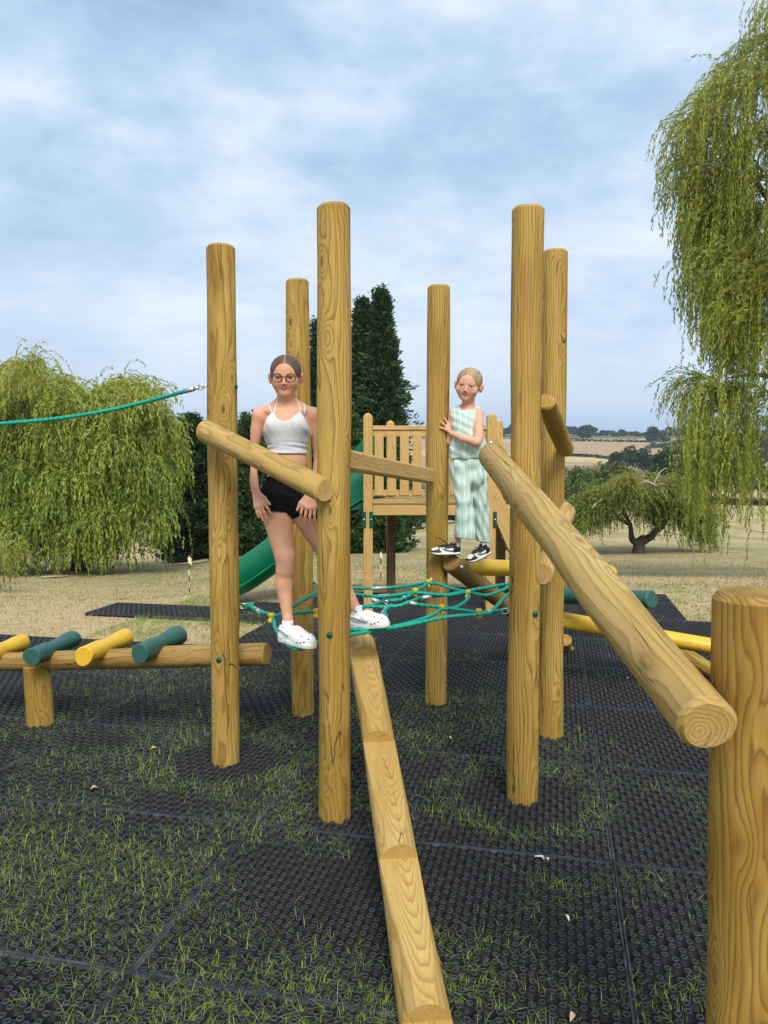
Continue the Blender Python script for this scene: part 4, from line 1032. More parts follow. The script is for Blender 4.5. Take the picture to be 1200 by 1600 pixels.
# ---- conifers
def conifer(px, topy, d, halfw, lab, cols=((.012, .030, .010), (.045, .085, .028)), n_br=420, leaf=(.55, .20), pw=.75, droop=-.25, skirt=.0, seed=0, name='conifer_tree', basey=None, per=15, group=None, tap=.62):
    b = foot(px, d); H = W(px, topy, d).z - b.z; Rm_ = halfw * d / F; o = thing(name, lab, 'tree', b, group)
    n_br = int(n_br * .42); t = rng.random(n_br) ** .85; t = np.clip(t, 0.01, .995); az = rng.uniform(0, 6.283, n_br)
    prof = np.minimum(1, ((1 - t) / tap)) ** pw * np.where(t < .12, .80 + 1.6 * t, 1.0)
    lump = 1 + .16 * np.sin(az * 2 + t * 13) + .12 * np.sin(az * 3 - t * 29 + 1)
    rad = Rm_ * prof * (.62 + .50 * rng.random(n_br)) * lump * (1 + .35 * (rng.random(n_br) > .86)) + .12
    bt = rng.random((n_br, 1)); C, D, T = [], [], []; per = int(per * 2.3)
    for k in range(per):
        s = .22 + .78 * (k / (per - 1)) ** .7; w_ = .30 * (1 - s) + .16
        sp_ = rng.normal(0, leaf[0] * .30 + rad.mean() * .10 * w_ * 3, (n_br, 3)) * (1.15 - .6 * s)
        q = np.stack([np.cos(az) * rad * s, np.sin(az) * rad * s, H * t + droop * rad * s * s + (.30 * rad * (s ** 3))], -1) + sp_
        C.append(q); D.append(np.stack([np.cos(az), np.sin(az), np.full(n_br, -.15 + .6 * s)], -1) + rng.normal(0, .45, (n_br, 3)))
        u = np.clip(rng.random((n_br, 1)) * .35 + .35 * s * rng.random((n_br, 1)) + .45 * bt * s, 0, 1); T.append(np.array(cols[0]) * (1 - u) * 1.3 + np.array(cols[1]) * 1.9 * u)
    # wispy leader
    C, D, T = map(np.concatenate, (C, D, T)); ok = C[:, 2] > .05; C, D, T = C[ok], D[ok], T[ok]
    leaf_cards('crown', C, D, rng.uniform(.6, 1.3, len(C)) * leaf[0], rng.uniform(.6, 1.3, len(C)) * leaf[1], T, LEAF, o)
    joined_trunk('trunk', [([Vector((0, 0, -.3)), Vector((0, 0, H * .5)), Vector((0, 0, H * .93))], max(.15, .018 * H), .04)], (0, 0, 0), o); return o
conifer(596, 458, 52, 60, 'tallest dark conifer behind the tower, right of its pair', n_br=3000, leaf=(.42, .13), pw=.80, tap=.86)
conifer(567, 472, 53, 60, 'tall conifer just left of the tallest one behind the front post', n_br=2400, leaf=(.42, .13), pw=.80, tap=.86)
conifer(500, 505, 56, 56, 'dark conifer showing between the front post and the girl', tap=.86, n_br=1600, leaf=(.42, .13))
conifer(546, 650, 49, 34, 'weeping cypress with drooping sprays below the tall conifers', cols=((.02, .045, .012), (.075, .12, .035)), n_br=900, leaf=(.55, .12), droop=-.7, pw=.4, name='cypress_tree')
conifer(600, 740, 49, 28, 'low dark cypress bush behind the left tower post', cols=((.016, .04, .012), (.05, .09, .028)), n_br=500, leaf=(.5, .15), droop=-.6, pw=.35, name='cypress_tree')
conifer(390, 655, 50, 46, 'weeping cypress between the left post and the older girl', cols=((.018, .042, .012), (.07, .115, .03)), n_br=1300, leaf=(.55, .13), droop=-.7, pw=.55, name='cypress_tree')
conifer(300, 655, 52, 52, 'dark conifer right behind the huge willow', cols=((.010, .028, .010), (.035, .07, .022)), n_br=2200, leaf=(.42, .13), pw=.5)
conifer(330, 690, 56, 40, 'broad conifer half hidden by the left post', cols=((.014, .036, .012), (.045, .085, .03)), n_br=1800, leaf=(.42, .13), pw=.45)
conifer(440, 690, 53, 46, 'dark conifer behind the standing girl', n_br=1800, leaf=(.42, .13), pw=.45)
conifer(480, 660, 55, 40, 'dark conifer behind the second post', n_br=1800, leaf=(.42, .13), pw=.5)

# ---- broadleaf trees, near to far
def broad(px, topy, basey, d, halfw, lab, cols, n=900, leaf=None, group=None, name='broadleaf_tree', flat=1.0, clumps=9, trunk=True):
    x = W(px, 724, d).x; b = Vector((x, d, tzf(x, d))); zt = W(px, topy, d).z
    if basey is not None: zb = W(px, basey, d).z; b.z = min(b.z, zb) if trunk else b.z
    H = max(.8, zt - b.z); Rw = halfw * d / F; o = thing(name, lab, 'tree' if name != 'shrub' else 'shrub', b, group); leaf = leaf or max(.16, .0025 * d); n = int(n * 1.7)
    lo_ = .12 if not trunk else .22
    cc = []
    for k in range(clumps):
        a = random.uniform(0, 6.283); rr = math.sqrt(random.random()) * .78; hz = random.uniform(lo_ + .12, .80)
        sh = 1 - .55 * max(0, hz - .5) * 2 * rr
        cc.append((math.cos(a) * rr * Rw * sh, math.sin(a) * rr * Rw * sh, H * hz, Rw * random.uniform(.30, .48), H * random.uniform(.14, .24)))
    cc.append((0, 0, H * .80, Rw * .5, H * .20)); cc.append((0, 0, H * .5, Rw * .72, H * .3))
    C, D, T = [], [], []
    for (x0, y0, z0, rw, rh) in cc:
        m_ = int(n / len(cc) * (1.0)); v = rng.normal(size=(m_, 3)); v /= np.linalg.norm(v, axis=1, keepdims=True); s = rng.uniform(.72, 1.08, (m_, 1))
        q = v * s * np.array([rw, rw, rh]) + np.array([x0, y0, z0]); C.append(q); D.append(rng.normal(size=(m_, 3)))
        cu = random.random() * .5; u = np.clip(rng.random((m_, 1)) * .55 + cu, 0, 1); T.append(np.array(cols[0]) * (1 - u) + np.array(cols[1]) * u)
    C, D, T = map(np.concatenate, (C, D, T)); ok = C[:, 2] > .02
    leaf_cards('crown', C[ok], D[ok], rng.uniform(.6, 1.3, ok.sum()) * leaf * 1.4, rng.uniform(.6, 1.3, ok.sum()) * leaf, T[ok], LEAF, o)
    if trunk: joined_trunk('trunk', [([Vector((0, 0, -.5)), Vector((.1, 0, H * .3)), Vector((0, 0, H * .75))], max(.1, .02 * H), .04)] + [([Vector((.05, 0, H * .3)), Vector((c[0] * .5, c[1] * .5, c[2] * .75)), Vector((c[0], c[1], c[2]))], .012 * H, .03) for c in cc[:5]], (0, 0, 0), o)
    return o
GR1 = ((.045, .085, .020), (.13, .19, .045)); GR2 = ((.06, .10, .02), (.19, .25, .06)); DK = ((.014, .034, .014), (.045, .080, .03)); OL = ((.06, .07, .02), (.17, .17, .055)); BR = ((.10, .075, .04), (.22, .17, .09))
MID = [  # px, topy, basey, d, halfw, label, palette, n
 (868, 720, 792, 100, 30, 'green tree filling the gap beside the paired posts', GR1, 1500), (905, 728, 795, 104, 28, 'dull green tree right of the paired posts', GR1, 1300), (938, 722, 795, 112, 24, 'green tree behind the left half of the gnarled willow', GR1, 1200),
 (920, 735, 800, 98, 22, 'bright bushy tree left of the gnarled willow top', GR2, 1100), (968, 716, 795, 118, 22, 'mid green tree above the middle of the gnarled willow', OL, 1000), (984, 732, 790, 105, 20, 'leafy tree behind the crown of the gnarled willow', GR1, 900),
 (1038, 700, 792, 125, 30, 'tall dark leafy tree right of the dead branches', ((.025, .055, .018), (.07, .12, .035)), 1700), (1078, 705, 790, 128, 30, 'bright green tree left of the hanging willow strands', GR2, 1700), (1060, 738, 795, 96, 20, 'rounded olive tree tucked behind the gnarled willow right side', OL, 900),
 (1112, 715, 785, 130, 26, 'green tree behind the hanging willow strands', GR2, 1200), (1150, 716, 765, 135, 28, 'dark green tree between the hanging strands', ((.03, .06, .02), (.09, .14, .04)), 1200), (1185, 722, 762, 138, 24, 'green shrubby tree near the right frame edge', GR1, 1000),
 (1230, 715, 765, 138, 30, 'green tree just past the right frame edge', GR1, 900), (1165, 690, 735, 300, 20, 'pale grey green poplar clump near the right edge', ((.05, .075, .05), (.12, .15, .09)), 700)]
for m_ in MID: broad(m_[0], m_[1], m_[2], m_[3], m_[4], m_[5], m_[6], m_[7], group='trees beyond the right lawn', clumps=10)
for i_, (px, topy, hw, d, lab) in enumerate(((636, 792, 26, 96, 'dark bush under the left half of the tower deck'), (672, 796, 22, 100, 'dark bush behind the back right post'), (712, 792, 24, 104, 'dark bush below the tower deck behind the young girl'), (775, 760, 26, 110, 'tree seen below the tower ramp'),
                                       (820, 745, 26, 112, 'tree between the two right posts and the tower'), (745, 770, 22, 108, 'bush low behind the right tower posts'), (600, 770, 30, 100, 'dark tree behind the left tower posts'))):
    broad(px, topy, None, d, hw, lab, DK if i_ % 3 != 1 else GR1, 900, group='bushes behind the tower', clumps=8)
# brown bare looking shrubs and dry tall grass on the right
for px, topy, d, hw, lab in ((948, 722, 190, 12, 'brown bare shrub in the hillside hedge'), (975, 742, 118, 10, 'brown thorn bush beside the leafy trees')):
    broad(px, topy, None, d, hw, lab, BR, 350, name='shrub', clumps=6)
# hillside woods and hedges
for i_, (px, ty, by, d, hw, lab) in enumerate(((962, 706, 738, 420, 16, 'left tree of the dark hillside clump'), (985, 696, 738, 440, 20, 'big middle tree of the dark hillside clump'), (1008, 700, 738, 430, 20, 'right tree of the dark hillside clump'), (1030, 708, 735, 410, 16, 'tree at the right foot of the dark hillside clump'),
      (1003, 705, 738, 400, 14, 'front tree of the dark hillside clump'), (1018, 667, 694, 880, 15, 'big round hedgerow tree in the middle of the hillside'), (1036, 676, 694, 890, 10, 'smaller hedgerow tree right of the big round one'), (1058, 690, 708, 640, 14, 'hedgerow tree below the pasture'),
      (1075, 694, 708, 640, 12, 'second hedgerow tree below the pasture'), (912, 665, 690, 980, 14, 'dark field tree at the left end of the hillside'), (1044, 668, 687, 1050, 8, 'small skyline tree above the pasture'), (1096, 696, 712, 600, 12, 'hedgerow tree left of the hanging strands'), (1130, 690, 715, 560, 14, 'hillside tree behind the hanging strands'), (1180, 676, 735, 520, 22, 'dark hillside tree at the right frame edge'), (1205, 684, 740, 500, 22, 'dark hillside tree past the right frame edge'), (1150, 700, 730, 540, 14, 'low hillside tree between the strands'))):
    broad(px, ty, None, d, hw, lab, ((.02, .042, .018), (.06, .095, .035)), 650, group='trees on the far hillside', clumps=8, trunk=False)
# skyline treeline: one individually rounded tree after another
k = 0
SKY_L = ['pale', 'dark', 'round', 'broad', 'low', 'tall']
for px in np.arange(762, 1215, 9.5):
    hump = 6 * math.sin(px * .045) + 5 * math.sin(px * .021 + 1); ty = 671 + random.uniform(-4, 4) + (0 if px < 930 else 3) + hump * .35 - (6 if 865 < px < 930 else 0)
    broad(float(px), ty, None, random.uniform(1120, 1240), random.uniform(8, 12), 'distant tree in the wooded line along the hill skyline', ((.022, .045, .022), (.065, .10, .045)), 260, group='skyline trees', clumps=5, trunk=False)
for px in np.arange(-40, 330, 26):
    broad(float(px), 668 + random.uniform(-5, 5), None, random.uniform(700, 900), 17, 'distant tree behind the huge left willow', ((.022, .045, .022), (.065, .10, .045)), 260, group='woods behind the left willow', clumps=5, trunk=False)
# hedges as low strips following the field edges
def hedge(pts, lab, h=3.0, n=500, cols=((.02, .04, .016), (.06, .09, .03))):
    C = []; 
    for (p0, d0), (p1, d1) in zip(pts, pts[1:]):
        t = rng.random(n)[:, None]; a = np.array([W(p0, 724, d0).x, d0]); b = np.array([W(p1, 724, d1).x, d1]); q = a * (1 - t) + b * t + rng.normal(0, 1.0, (n, 2))
        z = terrain(q[:, 0], q[:, 1]) + rng.random(n) * h * (.6 + .6 * vnoise(q[:, 0], q[:, 1] * 0, 14, 8)); C.append(np.stack([q[:, 0], q[:, 1], z], -1))
    C = np.concatenate(C); u = rng.random((len(C), 1)); T = np.array(cols[0]) * (1 - u) + np.array(cols[1]) * u
    c0 = C.mean(0); o = leaf_cards('hedge', C, rng.normal(size=C.shape), 2.2, 1.5, T, LEAF, None, tuple(c0)); tag(o, lab, 'hedge'); return o
hedge([(862, 905), (950, 890), (1040, 870)], 'thin dark hedge across the top of the tan hillside fields', 3.5, 420)
hedge([(1010, 735), (1060, 830), (1110, 900)], 'hedge climbing the left side of the green pasture', 4, 420)
hedge([(880, 655), (930, 640), (975, 610)], 'low hedge above the stubble strip', 2, 300)
hedge([(1015, 780), (1100, 690), (1200, 660)], 'hedge along the foot of the green pasture', 5, 420)
hedge([(1095, 128), (1150, 122), (1230, 118)], 'dark rough edge crossing the right hand dry lawn', .5, 160, ((.05, .045, .02), (.12, .10, .05)))
# stumps and bunkers on the left slope
m_sand = plain('sand', (.55, .42, .28), .95, var=.15, scale=3)
def bunker(px, py, wpx, hd, lab):
    ds = np.linspace(16, 90, 400); g_ = np.array([W(px, py, q).z - tzf(W(px, py, q).x, q) for q in ds]); d = ds[np.argmin(np.abs(g_))]
    c = W(px, py, d); rw = wpx * d / F / 2; bm = bmesh.new(); n_ = 24; vs = []; cv = bm.verts.new((c.x, c.y, tzf(c.x, c.y) + .07))
    for k in range(n_):
        a = k / n_ * 6.283; r_ = 1 + .18 * math.sin(a * 3 + px); x, y = c.x + rw * r_ * math.cos(a), c.y + hd * r_ * math.sin(a); vs.append(bm.verts.new((x, y, tzf(x, y) + .05)))
    for k in range(n_): bm.faces.new((cv, vs[k], vs[(k + 1) % n_]))
    tag(from_bm('sand_bunker', bm, m_sand, smooth=True), lab, 'bunker'); return c
bunker(305, 879, 46, 1.6, 'pale sand bunker right of the huge willow'); bunker(82, 902, 36, .8, 'small stony sand scrape at the foot of the huge willow')
bunker(1195, 830, 30, 1.2, 'pale sand bunker on the lawn at the right frame edge')

# ---- haze: the air between here and the far hills
hz_m = bpy.data.materials.new('haze'); hz_m.use_nodes = True; nt = hz_m.node_tree; nt.nodes.clear()
pv = N(nt, 'ShaderNodeVolumePrincipled'); pv.inputs['Color'].default_value = (.80, .88, 1.0, 1); pv.inputs['Density'].default_value = .00018; pv.inputs['Anisotropy'].default_value = .2
oo = N(nt, 'ShaderNodeOutputMaterial'); L(nt, pv.outputs[0], oo.inputs['Volume'])
bm = bmesh.new(); box(bm, (0, 0, 60), (8400, 8400, 190)); hz = from_bm('haze', bm, hz_m); tag(hz, kind='stuff')
# ================================================================== PEOPLE
class Sdf:
    """signed distance grid: smooth unions of tapered limbs and ellipsoids, meshed as one surface"""
    def __init__(s, lo, hi, h):
        s.lo = np.array(lo, float); s.h = h; s.n = np.ceil((np.array(hi) - s.lo) / h).astype(int) + 1; s.f = np.full(s.n, .06, np.float32)
    def win(s, lo, hi):
        a = np.clip(np.floor((np.array(lo) - s.lo) / s.h).astype(int), 0, s.n - 1); b = np.clip(np.ceil((np.array(hi) - s.lo) / s.h).astype(int) + 1, 1, s.n)
        g = [s.lo[i] + s.h * np.arange(a[i], b[i]) for i in range(3)]
        X, Y, Z = np.meshgrid(*g, indexing='ij', sparse=True); return tuple(slice(a[i], b[i]) for i in range(3)), X, Y, Z
    def blend(s, sl, d, k, sub=False):
        f = s.f[sl]; d = d.astype(np.float32)
        if sub:
            h = np.clip(.5 - .5 * (f + d) / k, 0, 1); s.f[sl] = f * (1 - h) + (-d) * h + k * h * (1 - h)
        else:
            h = np.clip(.5 + .5 * (f - d) / k, 0, 1); s.f[sl] = f * (1 - h) + d * h - k * h * (1 - h)
    def cap(s, a, b, ra, rb=None, k=.012, sub=False):
        rb = ra if rb is None else rb; a = np.array(a, float); b = np.array(b, float); m = max(ra, rb) + k * 1.5 + .012
        sl, X, Y, Z = s.win(np.minimum(a, b) - m, np.maximum(a, b) + m); v = b - a; L2 = v @ v + 1e-12
        t = np.clip(((X - a[0]) * v[0] + (Y - a[1]) * v[1] + (Z - a[2]) * v[2]) / L2, 0, 1)
        d = np.sqrt((X - a[0] - t * v[0]) ** 2 + (Y - a[1] - t * v[1]) ** 2 + (Z - a[2] - t * v[2]) ** 2) - (ra + (rb - ra) * t); s.blend(sl, d, k, sub)
    def ell(s, c, r, rot=None, k=.015, sub=False):
        c = np.array(c, float); r = np.array(r, float); m = r.max() + k * 1.5 + .012
        sl, X, Y, Z = s.win(c - m, c + m); x, y, z = X - c[0], Y - c[1], Z - c[2]
        if rot is not None:
            Rm = np.array(rot); x, y, z = (Rm[0, i] * x + Rm[1, i] * y + Rm[2, i] * z for i in range(3))
        q = np.sqrt((x / r[0]) ** 2 + (y / r[1]) ** 2 + (z / r[2]) ** 2); g = np.sqrt((x / r[0] ** 2) ** 2 + (y / r[1] ** 2) ** 2 + (z / r[2] ** 2) ** 2) + 1e-9
        s.blend(sl, q * (q - 1) / g, k, sub)
    def mesh(s, f=None):
        f = s.f if f is None else f; S = f < 0; n = f.shape
        c = np.zeros([m - 1 for m in n], np.int32)
        for dx in (0, 1):
            for dy in (0, 1):
                for dz in (0, 1): c += S[dx:n[0] - 1 + dx, dy:n[1] - 1 + dy, dz:n[2] - 1 + dz]
        act = (c > 0) & (c < 8); ix = np.argwhere(act); acc = np.zeros((len(ix), 3)); cnt = np.zeros(len(ix))
        I = tuple(ix.T); crn = [(0, 0, 0), (1, 0, 0), (0, 1, 0), (1, 1, 0), (0, 0, 1), (1, 0, 1), (0, 1, 1), (1, 1, 1)]
        val = [f[I[0] + a, I[1] + b, I[2] + d_] for a, b, d_ in crn]
        for e0, e1 in ((0, 1), (2, 3), (4, 5), (6, 7), (0, 2), (1, 3), (4, 6), (5, 7), (0, 4), (1, 5), (2, 6), (3, 7)):
            a, b = val[e0], val[e1]; cr = (a < 0) != (b < 0); t = np.where(cr, a / np.where(cr, a - b, 1), 0)
            p = np.array(crn[e0])[None] + (np.array(crn[e1]) - np.array(crn[e0]))[None] * t[:, None]; acc += p * cr[:, None]; cnt += cr
        V = (ix + acc / cnt[:, None]) * s.h + s.lo; idx = np.full(act.shape, -1, np.int64); idx[I] = np.arange(len(ix)); Q = []
        for ax in range(3):
            sl0 = [slice(None)] * 3; sl1 = [slice(None)] * 3; sl0[ax] = slice(0, -1); sl1[ax] = slice(1, None)
            A, B = S[tuple(sl0)], S[tuple(sl1)]; o1, o2 = [(1, 2), (2, 0), (0, 1)][ax]
            for sg in (0, 1):
                E = np.argwhere((A & ~B) if sg == 0 else (~A & B)); E = E[(E[:, o1] > 0) & (E[:, o2] > 0) & (E[:, o1] < n[o1] - 1) & (E[:, o2] < n[o2] - 1)]
                def at(p, q):
                    e = E.copy(); e[:, o1] -= p; e[:, o2] -= q; return idx[e[:, 0], e[:, 1], e[:, 2]]
                q = np.stack([at(1, 1), at(0, 1), at(0, 0), at(1, 0)], -1); Q.append(q if sg == 0 else q[:, ::-1])
        Q = np.concatenate(Q); Q = Q[(Q >= 0).all(1)]; return V, Q
    def at(s, P):
        g = (np.asarray(P) - s.lo) / s.h; i = np.clip(np.floor(g).astype(int), 0, s.n - 2); t = g - i; r = 0
        for a in (0, 1):
            for b in (0, 1):
                for c in (0, 1): r = r + s.f[i[..., 0] + a, i[..., 1] + b, i[..., 2] + c] * (t[..., 0] if a else 1 - t[..., 0]) * (t[..., 1] if b else 1 - t[..., 1]) * (t[..., 2] if c else 1 - t[..., 2])
        return r
def smooth(V, Q, it=1, w=.5):
    for _ in range(it):
        A = np.zeros_like(V); n = np.zeros(len(V))
        for a in range(4):
            for b in ((a + 1) % 4, (a + 3) % 4): np.add.at(A, Q[:, a], V[Q[:, b]]); np.add.at(n, Q[:, a], 1)
        V = V * (1 - w) + w * A / np.maximum(n, 1)[:, None]
    return V
def sdf_obj(name, V, Q, mat, parent, base, tint=None, sm=1):
    V = smooth(V, Q, sm); me = np_mesh(name, V - np.array(base), Q, True)
    if tint is not None: vcol(me, tint)
    o = bpy.data.objects.new(name, me); COL.objects.link(o); me.materials.append(mat); o.parent = parent; return o
def tint_mat(name, rough=.5, sss=0.0, bmpv=0.0, bs=300, spec=.4, sheen=0.0):
    m, nt, p = new_mat(name); a = N(nt, 'ShaderNodeVertexColor'); a.layer_name = 'tint'; L(nt, a.outputs[0], p.inputs['Base Color'])
    p.inputs['Roughness'].default_value = rough; p.inputs['Specular IOR Level'].default_value = spec
    if sss: p.inputs['Subsurface Weight'].default_value = sss; p.inputs['Subsurface Radius'].default_value = (.012, .005, .003); p.inputs['Subsurface Scale'].default_value = 1.0
    if sheen: p.inputs['Sheen Weight'].default_value = sheen
    if bmpv:
        tc = N(nt, 'ShaderNodeTexCoord'); n_ = noise(nt, tc.outputs['Object'], bs, 3); bump(nt, p, n_.outputs[0], bmpv, .002)
    return m
SKIN = tint_mat('skin', .55, .15, .12, 260, .25); HAIR = tint_mat('hair', .45, 0, 0, 300, .4); CLOTH = tint_mat('cloth', .85, 0, .35, 500, .15)
BLACKCL = plain('black_fabric', (.006, .006, .008), .9, var=.2, scale=30, bmp=.2, spec=.12); WHITECL = plain('white_cotton', (.76, .76, .77), .85, var=.04, scale=30, bmp=.3, bscale=400)
RUBW = plain('white_foam', (.78, .77, .74), .45, var=.03); DARKP = plain('dark_plastic', (.03, .008, .014), .25); BLK = plain('black_leather', (.012, .012, .013), .45, var=.2); EYEW = plain('eye_white', (.60, .56, .54), .3, var=.02); IRIS = plain('iris', (.035, .028, .022), .2)
PANELW = plain('white_leather', (.80, .79, .77), .45, var=.03)
def arr(v): return np.array([v[0], v[1], v[2]], float)
def Rxyz(yaw, pitch, roll): return np.array((Matrix.Rotation(yaw, 3, 'Z') @ Matrix.Rotation(pitch, 3, 'X') @ Matrix.Rotation(roll, 3, 'Y')))

def head(S, c, Rm, s, ears=1.0, smile=1.0, cheek=1.0, eye_z=-.010):
    """head of height ~.21*s facing -Y in its own frame"""
    T = lambda x, y, z: c + Rm @ (np.array([x, y, z]) * s)
    E = lambda ctr, r, k=.014, sub=False: S.ell(T(*ctr), np.array(r) * s, Rm, k, sub)
    E((0, .014, .030), (.072, .090, .070)); E((0, -.018, .012), (.064, .066, .066), .02); E((0, -.014, -.028), (.0615, .064, .066), .02)
    E((0, -.026, -.064), (.046, .044, .034), .02); E((0, -.055, -.085), (.020, .018, .016), .018)
    for x in (-1, 1):
        E((x * .037, -.047, -.034), (.026 * cheek, .024, .025), .018)
        E((x * .030, -.083, eye_z), (.0155, .0105, .0075), .008, True)
        S.cap(T(x * .014, -.079, eye_z + .017), T(x * .043, -.070, eye_z + .015), .006 * s, .005 * s, .008)
        S.cap(T(x * .019, -.0765, eye_z + .0066), T(x * .041, -.0715, eye_z + .0054), .0044 * s, .0042 * s, .003)     # upper lid
        S.cap(T(x * .020, -.0765, eye_z - .0072), T(x * .040, -.0715, eye_z - .0062), .0042 * s, .0038 * s, .003)    # lower lid
        E((x * .0105, -.085, eye_z - .030), (.0062, .0065, .005), .004)
        e = ears; S.ell(T(x * (.071 + .007 * e), .006, -.012), np.array([.0075 * e, .017, .028]) * s, Rm @ Rxyz(x * -.35, 0, x * .15), .006)
        S.ell(T(x * (.080 + .007 * e), -.006, -.010), np.array([.005, .009, .016]) * s, Rm, .003, True)
        
    S.cap(T(0, -.080, eye_z + .006), T(0, -.0905, eye_z - .024), .0042 * s, .0070 * s, .009)
    for zz, r_ in ((-.0545, .0030), (-.0620, .0036)):
        S.cap(T(-.022, -.070, zz + .004 * smile), T(0, -.0778, zz), r_ * .6 * s, r_ * s, .006); S.cap(T(.022, -.070, zz + .004 * smile), T(0, -.0778, zz), r_ * .6 * s, r_ * s, .006)
def skin_tint(V, c, Rm, s, base, eye_z=-.010, lip=(.48, .17, .15), brow=(.17, .10, .06)):
    n = len(V); T = np.tile(np.array(base), (n, 1)); T *= (1 + .10 * (vnoise(V[:, 0] * 30 + 5, V[:, 2] * 30 + 9, 1.0, 4) - .5))[:, None]
    q = ((V - c) @ Rm) / s; x, y, z = np.abs(q[:, 0]), q[:, 1], q[:, 2]; fr = y < -.045
    g = lambda a, b, sa, sb: np.exp(-(a / sa) ** 2 - (b / sb) ** 2)
    def mixin(w, col):
        w_ = np.clip(w, 0, 1)[:, None]; T[:] = T * (1 - w_) + np.array(col) * w_
    mixin(fr * np.exp(-((z + .0585 - 5.5 * x * x) / .0052) ** 4) * (x < .027) * .9, lip); mixin(fr * np.exp(-((z + .0595 - 12 * x * x) / .0024) ** 2) * (x < .033) * .85, (.22, .06, .05))
    mixin(fr * g(x - .034, z + .034, .018, .016) * .35, (base[0] * 1.05, base[1] * .72, base[2] * .72)); mixin(fr * g(x, z - eye_z + .030, .012, .010) * .3, (base[0] * 1.05, base[1] * .72, base[2] * .72))
    mixin(fr * (x > .012) * (x < .047) * np.exp(-((z - eye_z - .0215 + (x - .030) ** 2 * 14) / .0032) ** 2) * .85, brow)
    mixin(fr * (x > .016) * (x < .044) * np.exp(-((z - eye_z - .0055) / .0024) ** 2) * .85, (.05, .028, .02))
    mixin((np.abs(x - .080) < .02) * (y > -.03) * (y < .05) * (z > -.05) * (z < .02) * .35, (base[0] * 1.02, base[1] * .68, base[2] * .66))
    mixin(g(x, z - .0, .004, .1) * 0, lip); return T
def eyes(c, Rm, s, parent, base, eye_z=-.010):
    for x in (-1, 1):
        bm = bmesh.new(); bmesh.ops.create_uvsphere(bm, u_segments=14, v_segments=10, radius=.0115 * s)
        P = c + Rm @ (np.array([x * .030, -.0662, eye_z]) * s); o = from_bm('eye', bm, EYEW, None, True); o.parent = parent; o.location = Vector(P - base)
        bm = bmesh.new(); bmesh.ops.create_uvsphere(bm, u_segments=12, v_segments=8, radius=.0070 * s)
        i_ = from_bm('iris', bm, IRIS, None, True); i_.parent = o; i_.location = Vector(Rm @ (np.array([0, -.0066, -.001]) * s)); i_.scale = (1, 1, 1)
def hair(c, Rm, s, parent, base, col, part=None, bun=None, h=.0035, cut=((0, -.098, -.040), (.068, .072, .103)), thick=.0038):
    S = Sdf(c - .15 * s, c + .17 * s, h * .9); T = lambda x, y, z: c + Rm @ (np.array([x, y, z]) * s)
    S.ell(T(0, .016, .030), np.array([.072 + thick, .090 + thick, .070 + thick]) * s, Rm, .01); S.ell(T(0, -.016, .014), np.array([.0655 + thick * .55, .068, .0665 + thick * .7]) * s, Rm, .02); S.ell(T(0, .040, -.010), np.array([.064, .064, .060]) * s, Rm, .02)
    S.ell(T(*cut[0]), np.array(cut[1]) * s, Rm, .009, True)
    for x in (-1, 1): S.ell(T(x * .085, -.004, -.024), np.array([.022, .026, .034]) * s, Rm, .004, True)
    S.cap(T(0, -.04, -.12), T(0, .10, -.12), .050 * s, .050 * s, .004, True)
    if bun: S.ell(T(*bun[0]), np.array(bun[1]) * s, Rm, .006)
    V, Q = S.mesh(); q = ((V - c) @ Rm) / s
    a = np.arctan2(q[:, 0], q[:, 2] + .02); st = vnoise(a * 26 + 40, q[:, 1] * 9 + 20, 1.0, 9) * .5 + vnoise(a * 70 + 40, q[:, 1] * 14 + 20, 1.0, 10) * .5
    if part is None: st = vnoise(q[:, 0] * 180 + 50, q[:, 1] * 14 + 20, 1.0, 9) * .6 + vnoise(q[:, 0] * 400 + 90, q[:, 1] * 20 + 20, 1.0, 10) * .4
    Tn = np.array(col) * (.55 + .95 * st)[:, None]
    if part is not None:
        w_ = (np.exp(-((q[:, 0] - part) / .0026) ** 2) * (q[:, 1] < .02) * (q[:, 2] > 0))[:, None]; Tn = Tn * (1 - w_ * .8) + np.array([.50, .34, .25]) * w_ * .8
    return sdf_obj('hair', V, Q, HAIR, parent, base, Tn, 1)
def finger(S, pts, r0, r1, k=.003):
    for i in range(len(pts) - 1):
        n = len(pts) - 1; S.cap(pts[i], pts[i + 1], r0 + (r1 - r0) * i / n, r0 + (r1 - r0) * (i + 1) / n, k)

# ------------------------------------------------------------------ the older girl
D0 = 3.80
def g(px, py, dd=0.0): return arr(W(px, py, D0 + dd))
gb = g(450, 1008, -.05); gb_v = Vector(gb)
girl = thing('person', 'girl with dark round glasses, white crop top and black shorts standing on the rope net', 'person', gb_v)
H_ = .0030
S = Sdf(g(372, 1000, -.36), g(612, 545, .28), H_)
hc = g(446.5, 587.5, -.005); hR = Rxyz(0.02, R(6), R(0)); hs = 1.0
# trunk
S.cap(g(447, 600, .012), g(448, 640, .03), .042, .047, .02)
S.ell(g(449, 673, .02), (.113, .078, .125), None, .03); S.ell(g(450, 722, .02), (.098, .068, .11), None, .03); S.ell(g(450, 772, .025), (.134, .086, .085), None, .03)
for sx in (-1, 1):
    S.cap(g(448 + sx * 8, 630, .035), g(448 + sx * 34, 645, .03), .030, .030, .025)
    S.cap(g(448 + sx * 6, 645, -.015), g(448 + sx * 32, 641, .0), .012, .012, .02)
S.ell(g(406, 649, .025), (.036, .036, .040), None, .02); S.ell(g(491, 649, .025), (.036, .036, .040), None, .02)
